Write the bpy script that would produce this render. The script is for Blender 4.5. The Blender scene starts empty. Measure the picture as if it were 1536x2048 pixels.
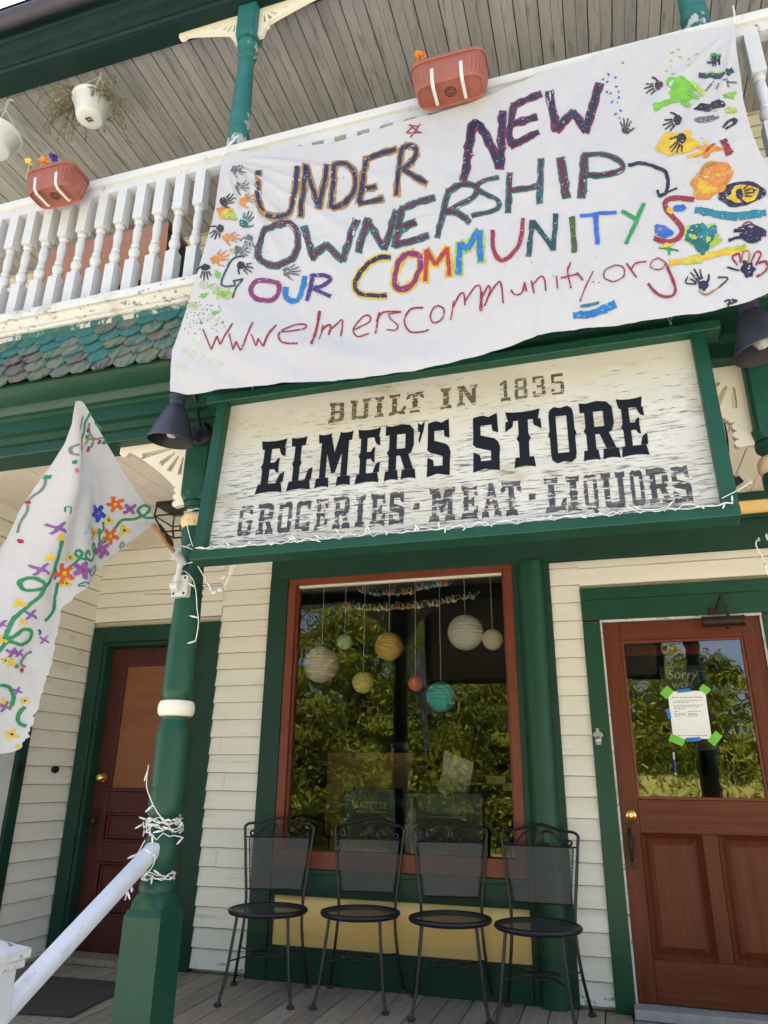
import bpy, math, random
from mathutils import Vector, Matrix, noise
RND = random.Random(11)
sc = bpy.context.scene
COL = sc.collection
V = Vector

# ---------------------------------------------------------------- camera
CO = V((0, -4.6535, 1.1391)); YAW, PIT, ROL, FPX = .2963, .3564, .0118, 1437.5
_cy, _sy = math.cos(YAW), math.sin(YAW)
FW = V((-_sy*math.cos(PIT), _cy*math.cos(PIT), math.sin(PIT)))
_r = V((_cy, _sy, 0)); _u = _r.cross(FW)
RT = _r*math.cos(ROL) + _u*math.sin(ROL); UP = _u*math.cos(ROL) - _r*math.sin(ROL)
cam = bpy.data.objects.new('camera', bpy.data.cameras.new('camera')); COL.objects.link(cam)
cam.matrix_world = Matrix(((RT.x, UP.x, -FW.x, CO.x), (RT.y, UP.y, -FW.y, CO.y), (RT.z, UP.z, -FW.z, CO.z), (0, 0, 0, 1)))
cam.data.sensor_fit = 'VERTICAL'; cam.data.sensor_height = 24; cam.data.lens = 24*FPX/2048
cam.data.clip_start = .05; cam.data.clip_end = 600
sc.camera = cam

# ---------------------------------------------------------------- light
SUN_EL, SUN_AZ = math.radians(69), math.radians(-14)       # behind the building: the facade stands in open shade
w = bpy.data.worlds.new("World"); sc.world = w; w.use_nodes = True
nt = w.node_tree; bg = nt.nodes['Background']
sky = nt.nodes.new('ShaderNodeTexSky'); sky.sky_type = 'NISHITA'; sky.sun_disc = False
sky.sun_elevation = SUN_EL; sky.sun_rotation = SUN_AZ; sky.ozone_density = .5; sky.air_density = .8; sky.dust_density = 4
nt.links.new(sky.outputs[0], bg.inputs[0]); bg.inputs[1].default_value = .15
sl = bpy.data.lights.new('sun', 'SUN'); sl.energy = 5; sl.angle = math.radians(.5); sl.color = (1, .95, .86)
so = bpy.data.objects.new('sun', sl); COL.objects.link(so)
sdir = V((math.sin(SUN_AZ)*math.cos(SUN_EL), math.cos(SUN_AZ)*math.cos(SUN_EL), math.sin(SUN_EL)))
so.rotation_euler = sdir.to_track_quat('Z', 'Y').to_euler(); so.location = (0, 10, 30)
sc.view_settings.view_transform = 'Standard'; sc.view_settings.look = 'None'; sc.view_settings.gamma = 1
sc.view_settings.exposure = 2.05
sc.cycles.max_bounces = 8; sc.cycles.diffuse_bounces = 5; sc.cycles.transparent_max_bounces = 24
sc.cycles.use_denoising = True; sc.cycles.caustics_reflective = False; sc.cycles.caustics_refractive = False
sc.cycles.sample_clamp_indirect = 6

# ---------------------------------------------------------------- pixel of the photograph -> point on a named plane of the place
def ray(px, py): return FW*FPX + RT*(px-768) - UP*(py-1024)
def aty(px, py, y=0.0):
    d = ray(px, py); return CO + d*((y-CO.y)/d.y)
def atx(px, py, x):
    d = ray(px, py); return CO + d*((x-CO.x)/d.x)
def atz(px, py, z):
    d = ray(px, py); return CO + d*((z-CO.z)/d.z)
def atp(px, py, p0, n):
    d = ray(px, py); return CO + d*((p0-CO).dot(n)/d.dot(n))

# ---------------------------------------------------------------- mesh builder
def woff(o):
    v = V((0, 0, 0))
    while o: v = v + o.location; o = o.parent
    return v
class B:
    def __init__(s): s.v = []; s.f = []; s.m = []
    def add(s, vs, fs, m=0):
        k = len(s.v); s.v += [V(a) for a in vs]
        for f in fs: s.f.append([i+k for i in f]); s.m.append(m)
    def box(s, x0, x1, y0, y1, z0, z1, m=0):
        vs = [(x, y, z) for z in (z0, z1) for y in (y0, y1) for x in (x0, x1)]
        s.add(vs, [(0,2,3,1),(4,5,7,6),(0,1,5,4),(2,6,7,3),(0,4,6,2),(1,3,7,5)], m); return s
    def bar(s, p, q, a, b, up=(0, 0, 1), m=0):          # beam from p to q, a wide (sideways), b high (towards up)
        p, q, up = V(p), V(q), V(up); d = (q-p).normalized(); sx = d.cross(up).normalized(); uy = sx.cross(d)
        vs = [c + sx*i*a/2 + uy*j*b/2 for c in (p, q) for i, j in ((-1,-1),(1,-1),(1,1),(-1,1))]
        s.add(vs, [(3,2,1,0),(4,5,6,7),(0,1,5,4),(1,2,6,5),(2,3,7,6),(3,0,4,7)], m); return s
    def tube(s, pts, r, n=8, m=0, closed=False):
        pts = [V(p) for p in pts]; N = len(pts); rs = r if isinstance(r, (list, tuple)) else [r]*N
        t0 = (pts[1]-pts[0]).normalized(); ref = V((0,0,1)) if abs(t0.z) < .9 else V((1,0,0))
        a = t0.cross(ref).normalized(); k = len(s.v)
        for i, p in enumerate(pts):
            if closed: t = pts[(i+1) % N]-pts[i-1]
            else: t = pts[min(i+1, N-1)]-pts[max(i-1, 0)]
            t = t.normalized() if t.length > 1e-9 else t0
            a = (a - t*a.dot(t))
            a = a.normalized() if a.length > 1e-6 else t.orthogonal().normalized()
            b = t.cross(a)
            for j in range(n):
                th = 2*math.pi*j/n; s.v.append(p + (a*math.cos(th)+b*math.sin(th))*rs[i])
        for i in range(N if closed else N-1):
            for j in range(n):
                A = k+i*n; C = k+((i+1) % N)*n
                s.f.append([A+j, A+(j+1) % n, C+(j+1) % n, C+j]); s.m.append(m)
        if not closed:
            s.f.append([k+j for j in reversed(range(n))]); s.m.append(m)
            s.f.append([k+(N-1)*n+j for j in range(n)]); s.m.append(m)
        return s
    def lathe(s, prof, o=(0,0,0), n=24, m=0, mat=None, sy=1.0, cap=True):
        o = V(o); k = len(s.v)
        for r, z in prof:
            for j in range(n):
                th = 2*math.pi*j/n; p = V((r*math.cos(th), r*math.sin(th)*sy, z))
                s.v.append(o + (mat @ p if mat else p))
        for i in range(len(prof)-1):
            for j in range(n):
                A, C = k+i*n, k+(i+1)*n
                s.f.append([A+j, A+(j+1) % n, C+(j+1) % n, C+j]); s.m.append(m)
        if cap and prof[0][0] > 1e-6: s.f.append([k+j for j in reversed(range(n))]); s.m.append(m)
        if cap and prof[-1][0] > 1e-6: s.f.append([k+(len(prof)-1)*n+j for j in range(n)]); s.m.append(m)
        return s
    def prism(s, poly, fn, w0, w1, m=0):                 # poly (u,v); fn(u,v,w) -> point
        n = len(poly); vs = [fn(u, v, w0) for u, v in poly] + [fn(u, v, w1) for u, v in poly]
        s.add(vs, [list(reversed(range(n))), list(range(n, 2*n))] + [(i, (i+1) % n, n+(i+1) % n, n+i) for i in range(n)], m); return s
    def flat(s, pts, m=0): s.add(pts, [list(range(len(pts)))], m); return s
    def sheet(s, fn, nu, nv, m=0):
        k = len(s.v)
        for j in range(nv+1):
            for i in range(nu+1): s.v.append(V(fn(i/nu, j/nv)))
        for j in range(nv):
            for i in range(nu):
                a = k+j*(nu+1)+i; s.f.append([a, a+1, a+nu+2, a+nu+1]); s.m.append(m)
        return s
    def sweep(s, prof, x0, x1, m=0, nx=1):               # closed profile of (y,z) run along x
        return s.prism(prof, lambda y, z, x: V((x, y, z)), x0, x1, m)
    def build(s, name, mats, parent=None, base=None, bevel=0, sharp=40, fixn=True):
        me = bpy.data.meshes.new(name)
        if parent is not None: off = woff(parent)
        elif base is not None: off = V(base)
        else:
            xs = [v.x for v in s.v]; ys = [v.y for v in s.v]
            off = V(((min(xs)+max(xs))/2, (min(ys)+max(ys))/2, min(v.z for v in s.v)))
        me.from_pydata([v-off for v in s.v], [], s.f)
        for mt in (mats if isinstance(mats, (list, tuple)) else [mats]): me.materials.append(mt)
        me.polygons.foreach_set('material_index', s.m)
        me.polygons.foreach_set('use_smooth', [True]*len(me.polygons))
        me.update(); me.set_sharp_from_angle(angle=math.radians(sharp))
        o = bpy.data.objects.new(name, me); COL.objects.link(o)
        if parent is not None: o.parent = parent
        else: o.location = off
        if bevel:
            b = o.modifiers.new('bevel', 'BEVEL'); b.width = bevel; b.segments = 2; b.limit_method = 'ANGLE'; b.angle_limit = math.radians(50)
        return o
def tag(o, label=None, cat=None, group=None, kind=None):
    for k, v in (('label', label), ('category', cat), ('group', group), ('kind', kind)):
        if v: o[k] = v
    return o
def thing(name, loc, label, cat, group=None):
    o = bpy.data.objects.new(name, None); o.empty_display_size = .1; COL.objects.link(o); o.location = loc
    return tag(o, label, cat, group)
def dup(o, parent, name=None):                           # a copy of one part under a parent
    c = o.copy(); COL.objects.link(c); c.parent = parent; return c
def copy_tree(o, parent=None):
    c = o.copy(); COL.objects.link(c); c.parent = parent
    for ch in list(o.children): copy_tree(ch, c)
    return c
def smooth(pts, n=6):                                    # Catmull-Rom through points of any dimension
    P = [V(p) for p in pts]
    if len(P) < 3: return P
    P = [P[0]*2-P[1]] + P + [P[-1]*2-P[-2]]; out = []
    for i in range(1, len(P)-2):
        a, b, c, d = P[i-1:i+3]
        for k in range(n):
            t = k/n
            out.append(.5*((2*b)+(c-a)*t+(2*a-5*b+4*c-d)*t*t+(3*b-a-3*c+d)*t*t*t))
    return out+[P[-2]]

# ---------------------------------------------------------------- materials
def M(name, col, rough=.55, col2=None, ns=5., lo=.35, hi=.7, st=(1,1,1), bump=0., bs=60., metal=0., peel=None, spec=.4, bst=None, dirt=None, rv=.1):
    m = bpy.data.materials.new(name); m.use_nodes = True; t = m.node_tree; N = t.nodes.new; L = t.links.new
    p = t.nodes['Principled BSDF']; p.inputs['Metallic'].default_value = metal; p.inputs['Specular IOR Level'].default_value = spec
    tc = N('ShaderNodeTexCoord')
    def nz(scale, stretch, det=6, off=0., rg=.6):
        mp = N('ShaderNodeMapping'); mp.inputs['Scale'].default_value = stretch; mp.inputs['Location'].default_value = (off, off*.7, off*1.3)
        L(tc.outputs['Object'], mp.inputs[0]); n = N('ShaderNodeTexNoise'); n.inputs['Scale'].default_value = scale
        n.inputs['Detail'].default_value = det; n.inputs['Roughness'].default_value = rg; L(mp.outputs[0], n.inputs['Vector']); return n.outputs['Fac']
    def ramp(f, a, b):
        r = N('ShaderNodeMapRange'); r.inputs[1].default_value = a; r.inputs[2].default_value = b; L(f, r.inputs[0]); return r.outputs[0]
    def mix(f, a, b):
        x = N('ShaderNodeMix'); x.data_type = 'RGBA'; L(f, x.inputs[0])
        for q, i in ((a, 6), (b, 7)):
            if isinstance(q, tuple): x.inputs[i].default_value = (*q, 1)
            else: L(q, x.inputs[i])
        return x.outputs[2]
    c2 = col2 or tuple(min(1, c*1.18) for c in col)
    f = nz(ns, st); c = mix(ramp(f, lo, hi), col, c2)
    if dirt: c = mix(ramp(nz(dirt[1], dirt[3] if len(dirt) > 3 else (1,1,1), 8, 5.), dirt[2], dirt[2]+.18), c, dirt[0])
    if peel:
        pf = nz(peel[1], peel[3] if len(peel) > 3 else (1,1,1), 9, 9., .68)
        if len(peel) > 4:                                # weather reaches some heights more than others
            sx = N('ShaderNodeSeparateXYZ'); L(tc.outputs['Object'], sx.inputs[0]); g = N('ShaderNodeMapRange')
            for k_, v_ in enumerate(peel[4]): g.inputs[1+k_].default_value = v_
            L(sx.outputs[2], g.inputs[0]); ad = N('ShaderNodeMath'); L(pf, ad.inputs[0]); L(g.outputs[0], ad.inputs[1]); pf = ad.outputs[0]
        c = mix(ramp(pf, peel[2], peel[2]+(peel[5] if len(peel) > 5 else .025)), c, peel[0])
    L(c, p.inputs['Base Color'])
    rr = N('ShaderNodeMapRange'); rr.inputs[3].default_value = rough-rv; rr.inputs[4].default_value = min(1, rough+rv); L(f, rr.inputs[0]); L(rr.outputs[0], p.inputs['Roughness'])
    if bump:
        b = N('ShaderNodeBump'); b.inputs['Strength'].default_value = bump; b.inputs['Distance'].default_value = .004
        L(nz(bs, bst or st, 5, 2.), b.inputs['Height']); L(b.outputs[0], p.inputs['Normal'])
    return m
def glassmat(name, wav=.03, ior=1.9):
    m = bpy.data.materials.new(name); m.use_nodes = True; t = m.node_tree; N = t.nodes.new; L = t.links.new
    t.nodes.remove(t.nodes['Principled BSDF']); o = t.nodes['Material Output']
    fr = N('ShaderNodeFresnel'); fr.inputs[0].default_value = ior; tr = N('ShaderNodeBsdfTransparent'); tr.inputs[0].default_value = (.95, .97, .95, 1)
    gl = N('ShaderNodeBsdfGlossy'); gl.inputs['Roughness'].default_value = 0; mx = N('ShaderNodeMixShader')
    n = N('ShaderNodeTexNoise'); n.inputs['Scale'].default_value = 5; n.inputs['Detail'].default_value = 2; tc = N('ShaderNodeTexCoord'); L(tc.outputs['Object'], n.inputs['Vector'])
    b = N('ShaderNodeBump'); b.inputs['Strength'].default_value = wav; b.inputs['Distance'].default_value = .02; L(n.outputs['Fac'], b.inputs['Height']); L(b.outputs[0], gl.inputs['Normal'])
    L(fr.outputs[0], mx.inputs[0]); L(tr.outputs[0], mx.inputs[1]); L(gl.outputs[0], mx.inputs[2]); L(mx.outputs[0], o.inputs[0]); return m
def paintmat(name, col, base=(.5,.49,.5), thr=.36, sc_=90, st=(1,1,1), soft=.1):     # brushed paint that lets the cloth or board show
    return M(name, col, .6, tuple(min(1, c*1.5+.01) for c in col), 25, .4, .75, peel=(base, sc_, thr+.27, st), bump=.1, bs=150)
WOODGREY = (.16, .145, .12)
m_green = M('green_paint', (.0075, .052, .029), .4, (.011, .069, .039), 3, dirt=((.03,.07,.05), 7, .66, (1,1,.35)), peel=((.2,.22,.2), 17, .735, (1,1,.6)), bump=.22, bs=30, bst=(1,1,.25), spec=.3)
m_greend = M('dark_green_paint', (.006, .034, .022), .5, (.008, .046, .03), 4, dirt=((.02,.045,.033), 12, .66, (1,1,.4)), peel=((.2,.2,.18), 20, .75, (1,1,.6)), bump=.2, bs=40, spec=.3)
m_teal = M('worn_teal_paint', (.012, .1, .09), .5, (.018, .14, .125), 6, peel=((.36,.36,.34), 9, .615, (1,1,.55)), bump=.25, bs=60)
m_tealp = M('peeling_teal_paint', (.012, .085, .075), .6, (.02,.12,.1), 8, peel=((.42,.42,.4), 16, .5, (1,1,.5)), bump=.4, bs=60)
m_siding = M('cream_siding_paint', (.72, .695, .625), .55, (.79, .765, .7), 2.2, st=(.5, 1, 6), dirt=((.5,.46,.38), 6, .6, (.35,1,3)), peel=((.34,.31,.28), 26, .725, (.4,1,1), (0,.16,.22,0)), bump=.14, bs=50, bst=(.15,1,1))
m_cream = M('cream_paint', (.7, .64, .52), .5, (.78, .72, .6), 3, dirt=((.5,.46,.38), 12, .66), bump=.12)
m_ceil = M('porch_ceiling_paint', (.7, .63, .53), .5, (.78, .7, .6), 2, dirt=((.5,.44,.36), 10, .7), bump=.1)
m_soffit = M('soffit_boards', (.245, .232, .226), .7, (.315, .298, .292), 3, st=(4, .4, 1), peel=((.04,.035,.03), 15, .705, (1,.4,1)), dirt=((.12,.11,.105), 11, .54, (3,.35,1)), bump=.35, bs=70, bst=(1,.12,1))
m_soffit2 = M('soffit_boards_b', (.21, .199, .194), .7, (.285, .27, .264), 3, st=(4, .4, 1), peel=((.04,.035,.03), 17, .71, (1,.4,1)), dirt=((.11,.1,.095), 11, .55, (3,.35,1)), bump=.35, bs=70, bst=(1,.12,1))
m_white = M('weathered_white_paint', (.51, .52, .53), .5, (.58, .58, .58), 4, peel=(WOODGREY, 22, .645, (1,1,.3)), dirt=((.38,.37,.34), 10, .6), bump=.15)
m_whitec = M('cracked_white_paint', (.54, .54, .53), .6, (.6,.6,.58), 4, peel=((.2,.18,.15), 40, .58, (.6,1,1)), dirt=((.38,.36,.31), 8, .53), bump=.5, bs=90)
m_plastic = M('white_plastic', (.52, .52, .51), .35, (.58,.58,.565), 6)
m_redwood = M('red_brown_stained_wood', (.1, .023, .011), .44, (.15, .038, .0155), 4, st=(7, 3, .5), spec=.22, dirt=((.05,.014,.01), 5, .58, (4,2,.6)), bump=.15, bs=60, bst=(3,1,.15))
m_redh = M('red_brown_stained_rail', (.104, .0245, .0115), .44, (.154, .041, .0165), 4, st=(.5, 3, 7), spec=.22, dirt=((.055,.016,.011), 5, .58, (.6,2,4)), bump=.15, bs=60, bst=(.15,1,3))
m_winred = M('red_window_frame', (.135, .026, .012), .45, (.18, .04, .018), 5, st=(2, 2, 2), dirt=((.12,.03,.018), 14, .62), bump=.12)
m_dred = M('dark_red_door_paint', (.052, .01, .009), .45, (.075, .015, .012), 4, st=(4, 2, .6), bump=.12, bs=50)
m_ply = M('plywood_board', (.17, .06, .024), .6, (.235, .09, .038), 3, st=(.5, 1, 4), dirt=((.15,.055,.022), 16, .6, (.5,1,3)), bump=.1)
m_yellow = M('yellow_panel_paint', (.72, .5, .19), .5, (.77, .56, .24), 2, dirt=((.55,.38,.12), 7, .68), bump=.08)
m_ochre = M('ochre_band_paint', (.7, .48, .22), .5, (.8, .6, .34), 8, dirt=((.45,.26,.09), 18, .6))
m_terra = M('terracotta_plastic', (.255, .08, .057), .55, (.3, .1, .072), 12, dirt=((.18,.07,.05), 20, .68), bump=.05)
m_black = M('black_iron', (.006, .006, .007), .4, (.01,.01,.011), 30, spec=.5, dirt=((.03,.02,.014), 30, .7), bump=.1, bs=120)
m_rust = M('rusty_foot', (.045, .022, .014), .7, (.08,.035,.02), 40)
m_lampbl = M('slate_lamp_enamel', (.03, .034, .055), .45, (.04,.045,.07), 10, spec=.4)
m_dark = M('near_black', (.008, .008, .009), .5)
m_brass = M('brass', (.75, .5, .14), .28, (.8,.56,.2), 20, metal=1)
m_steel = M('galvanised_steel', (.35, .36, .37), .4, (.42,.43,.44), 20, metal=1)
m_bronze = M('dark_bronze', (.03, .018, .014), .45, (.05,.026,.018), 20, metal=.5)
FL = [M('porch_floor_board_'+c, a, .7, b, 5, st=(6, .5, 1), dirt=((.15,.13,.105), 9, .58, (5,.4,1)), peel=((.5,.48,.45), 60, .74), bump=.5, bs=60, bst=(2,.12,1)) for c, a, b in
      (('a', (.27,.225,.17), (.38,.325,.25)), ('b', (.22,.185,.14), (.32,.275,.215)), ('c', (.3,.255,.195), (.41,.355,.28)))]
SH = [M('shingle_'+c, a, .8, b, 12, st=(3, 1, .6), peel=q, bump=.7, bs=45, bst=(3,1,.4)) for c, a, b, q in
      (('teal', (.012,.1,.088), (.02,.14,.12), ((.12,.125,.085), 16, .57, (2,1,.4))), ('worn', (.02,.1,.085), (.045,.13,.11), ((.14,.145,.1), 12, .47, (2,1,.4))),
       ('olive', (.1,.11,.068), (.155,.165,.11), ((.02,.1,.085), 12, .53, (2,1,.4))), ('grey', (.08,.082,.065), (.155,.155,.13), ((.03,.03,.026), 14, .54, (2,1,.35))))]
m_glass = glassmat('window_glass'); m_glassd = glassmat('door_glass', .06, 2.25)
m_cloth = M('banner_canvas', (.46, .448, .455), .85, (.5, .488, .49), 1.5, dirt=((.47,.43,.385), 3, .68), bump=.12, bs=350, spec=.15)
m_flag = M('flag_cotton', (.45, .432, .42), .85, (.5, .485, .48), 6, bump=.3, bs=60, spec=.1)
m_wire = M('white_wire', (.75, .74, .7), .45, (.8,.79,.76), 30)
m_leaf = [M('leaf_'+c, a, .55, b, 8, spec=.3) for c, a, b in (('mid', (.17, .21, .018), (.24, .28, .03)), ('light', (.34, .37, .03), (.44, .46, .06)), ('dark', (.03,.055,.008), (.05,.09,.012)))]
for m_ in m_leaf:                                        # thin leaves let the sun through
    t_ = m_.node_tree; tl_ = t_.nodes.new('ShaderNodeBsdfTranslucent'); mx_ = t_.nodes.new('ShaderNodeMixShader'); mx_.inputs[0].default_value = .45
    pb_ = t_.nodes['Principled BSDF']; t_.links.new(pb_.inputs['Base Color'].links[0].from_socket, tl_.inputs[0]); t_.links.new(pb_.outputs[0], mx_.inputs[1]); t_.links.new(tl_.outputs[0], mx_.inputs[2]); t_.links.new(mx_.outputs[0], t_.nodes['Material Output'].inputs[0])
m_bark = M('tree_bark', (.09, .07, .05), .9, (.14,.115,.09), 6, st=(3,3,.6), bump=.8, bs=12)

# ================================================================ the setting
PY = -1.8                                                # plane of the porch posts
GZ = -.55                                                # street level below the porch floor
m_asph = M('asphalt', (.15,.145,.135), .85, (.2,.19,.175), 30, bump=.4, bs=200)
m_conc = M('concrete', (.5,.46,.4), .85, (.58,.54,.47), 8, bump=.3, bs=150)
m_grass = M('mown_grass', (.08,.12,.02), .8, (.14,.17,.035), 1.5, dirt=((.24,.2,.08), .8, .55), bump=.6, bs=60)
m_gravel = M('pale_gravel', (.36,.32,.26), .9, (.46,.42,.35), 20, bump=.6, bs=120)
def ground(name, x0, x1, y0, y1, z, m): tag(B().flat([(x0,y0,z),(x1,y0,z),(x1,y1,z),(x0,y1,z)]).build(name, m), kind='structure')
ground('ground', -300, 300, -300, 60, GZ-.16, m_grass)
tag(B().box(-60, 60, -8.2, -2.6, GZ-.4, GZ).build('pavement', m_conc), kind='structure')
ground('road', -80, 80, -12.6, -8.2, GZ-.13, m_asph)
b = B(); b.sheet(lambda u, v: (-80+160*u, -15.2-14*v, GZ-.15+(3.1*v**.8 if -80+160*u < -1.5 else 1.75*min(1, v*14)+1.5*v)+.25*noise.noise(V((u*30, v*4, 0)))*min(1, v*5)), 160, 28); tag(b.build('grass_bank', M('dry_grass_bank', (.25,.25,.05), .9, (.38,.3,.09), .8, dirt=((.22,.27,.05), 1.5, .5), bump=.5, bs=30)), kind='structure')
ground('gravel_verge', -80, 80, -15.2, -12.6, GZ-.14, m_gravel)

# ================================================================ the store
m_lapshade2 = M('pale_lap_shadow_line', (.34,.31,.25), .8, (.46,.42,.34), 3)  # paler painted shadow line for the laps above eye height
m_lapshade = M('lap_shadow_line', (.16,.14,.11), .8, (.3,.27,.21), 3)  # shadow line under the lower laps, put in as dark colour
store = thing('store_building', (-1, 0, 0), 'two storey cream clapboard general store with green trim, porch below and railed balcony above', 'building')
def S(b, name, mats, bevel=0, parent=None, **k): return b.build(name, mats, parent or store, bevel=bevel, **k)
CZ = 2.86                                               # porch ceiling

def lap(b, a0, a1, z0, z1, mk, pitch=.115, m=0):        # clapboards: each board leans out at its lower edge
    n = int(math.ceil((z1-z0)/pitch)); 
    for i in range(n):
        za = z0+i*pitch; zb = min(z1, za+pitch+.004); e = RND.uniform(-.0015, .0015)
        seam = a0+(a1-a0)*RND.uniform(.2, .8)
        for c0, c1 in (((a0, seam-.0009*math.copysign(1, a1-a0)), (seam+.0009*math.copysign(1, a1-a0), a1)) if abs(a1-a0) > .3 and RND.random() < .3 else ((a0, a1),)):
            e2 = RND.uniform(-.0012, .0012)
            L = [mk(c0, .021+e, za+.0035+e2), mk(c1, .021-e, za+.0035-e2), mk(c1, .004, zb), mk(c0, .004, zb), mk(c0, 0, za), mk(c1, 0, za), mk(c0, .0175+e, za+e2), mk(c1, .0175-e, za-e2)]
            g_ = 1 if za < 1.25 else 2; b.add(L, [(0,1,2,3)], m); b.add(L, [(6,7,1,0), (4,5,7,6)], g_)  # lower edge and underside carry the painted lap shadow
front = lambda a, d, z: (a, -d, z)
b = B()
b.box(-3.9, -3.62, .03, .2, 0, CZ); b.box(-2.78, -2.15, .03, .2, 0, CZ); b.box(-3.62, -2.78, .03, .2, 2.08, CZ)
b.box(-.52, .0, .03, .2, 0, CZ); b.box(-2.15, -.52, .03, .2, 2.5, CZ); b.box(-2.15, -.52, .03, .2, 0, .62); b.box(0, .92, .03, .2, 2.08, CZ); b.box(.92, 4, .03, .2, 0, CZ)
S(b, 'wall_core', m_cream)
for q_ in ((-2.652,-2.264,.02,CZ),(-3.76,-2.652,2.25,CZ),(-.285,-.104,.02,2.48),(-.104,1.06,2.31,2.48),(1.06,4,.02,2.48)):
    b = B(); lap(b, *q_, front); S(b, 'front_siding', [m_siding, m_lapshade, m_lapshade2])
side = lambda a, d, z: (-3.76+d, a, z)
b = B(); lap(b, 0, -.515, .02, CZ, side, .118); lap(b, -.515, -1.7, 2.15, CZ, side, .118); lap(b, -1.62, -1.7, .02, 2.15, side, .118); S(b, 'side_siding', [m_siding, m_lapshade, m_lapshade2])
S(B().box(-3.95, -3.762, -1.9, 0, 0, CZ), 'side_wall_core', m_cream)
b = B(); b.box(-3.765, -3.715, -.605, -.515, 0, 2.15); b.box(-3.765, -3.715, -1.62, -1.53, 0, 2.15); b.box(-3.765, -3.717, -1.53, -.605, 2.05, 2.15)
cs = S(b, 'side_casing', m_greend, .004)
sd = S(B().box(-3.77, -3.735, -1.53, -.605, .02, 2.05), 'screen_door', M('pale_grey_door', (.5,.5,.5), .6), .003)
for z in (1.78, 1.18, .5): B().box(-3.717, -3.708, -.575, -.555, z-.05, z+.05).build('hinge', m_bronze, sd)
S(B().flat([(-3.77,.02,CZ-.004),(4,.02,CZ-.004),(4,-1.72,CZ-.004),(-3.77,-1.72,CZ-.004)]), 'ceiling_backing', m_dark)
b = B(); x = -3.77
while x < 4:
    b.box(x, x+.118, -1.72, .03, CZ-.02+RND.uniform(-.0015,.0015), CZ+.03); x += .1215
S(b, 'porch_ceiling', m_ceil, .0025)
# green band with a yellow stripe over the shop front
b = B(); b.box(-2.264, 4, -.035, .03, 2.485, 2.70); b.box(-2.264, 4, -.06, .03, 2.665, 2.69); b.box(-2.264, 4, -.05, .03, 2.786, 2.835)
S(b, 'shopfront_band', m_greend, .004)
S(B().box(-2.264, 4, -.03, .03, 2.70, 2.786), 'yellow_stripe', m_yellow)
# ---------- porch floor
b = B(); x = -4.2
while x < 4.2:
    b.box(x, x+.134, -2.05, .03, -.03, RND.uniform(-.002, .001), RND.randrange(3)); x += .1395
S(b, 'porch_floor', FL, .003)
S(B().box(-4.2, 4.2, -2.0, .03, -.2, -.034), 'floor_joists', m_dark)
S(B().box(-4.2, 4.2, -1.98, -1.94, GZ, -.2), 'porch_skirt', m_greend)
b = B()
for i in range(3): b.box(-4.2, 4.0, -2.05-.3*(i+1), -2.05-.3*i+.02, -.16*(i+1)-.04, -.16*(i+1))
S(b, 'porch_steps', FL[0], .006)

# ---------- shop window
b = B(); b.box(-2.264, -2.124, -.04, .03, 0, 2.485); b.box(-.526, -.285, -.03, .03, 0, 2.485); b.box(-2.124, -.526, -.03, .03, .46, .606); b.box(-2.124, -.526, -.034, .03, 0, .187); b.box(-2.124, -2.102, -.032, .03, .187, .46)
b.box(-2.124, -.526, -.05, .03, .585, .612)
win = S(b, 'shop_window', m_greend, .004)
B().box(-2.102, -.494, -.012, .03, .187, .46).build('yellow_panel', m_yellow, win)
b = B(); b.box(-2.124, -2.066, -.028, .07, .612, 2.5); b.box(-.584, -.526, -.028, .07, .612, 2.5); b.box(-2.066, -.584, -.028, .07, 2.44, 2.5); b.box(-2.066, -.584, -.028, .07, .612, .715)
b.box(-2.066, -2.052, .0, .06, .715, 2.44); b.box(-.598, -.584, 0, .06, .715, 2.44); 
fr = b.build('window_frame', m_winred, win, bevel=.003)
B().box(-2.052, -.598, .0, .03, 2.425, 2.44).build('glazing_bead', m_cream, fr)
B().flat([(-2.066,.03,.715),(-.584,.03,.715),(-.584,.03,2.44),(-2.066,.03,2.44)]).build('window_glass', m_glass, win)
S(B().lathe([(.085,0),(.085,2.485)], (-.41,-.012,0), 32), 'attached_column', m_green)

# ---------- entrance door (right)
door = S(B().box(-.104, .0, -.03, .03, 0, 2.07).box(.914, 1.06, -.03, .03, 0, 2.07).box(-.104, 1.06, -.031, .03, 2.085, 2.215).box(-.104, 1.06, -.034, .03, 2.215, 2.29), 'entrance_door', m_green, .004)
B().box(-.001, .012, -.022, .03, .04, 2.07).box(.902, .915, -.022, .03, .04, 2.07).box(-.001, .915, -.024, .03, 2.07, 2.086).build('door_stop_trim', m_whitec, door)
GX0, GX1, GZ0, GZ1 = .112, .80, 1.05, 1.955
y0, y1 = -.008, .035
b = B(); b.box(.012, GX0, y0, y1, .055, 2.068); b.box(GX1, .902, y0, y1, .055, 2.068); b.box(.43, .512, y0, y1, .26, .875)
stile = b.build('door_stile', m_redwood, door, bevel=.004)
for q_ in ((GZ1,2.068),(.875,GZ0),(.055,.26)): B().box(GX0, GX1, y0, y1, *q_).build('door_rail', m_redh, door, bevel=.004)
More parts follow.
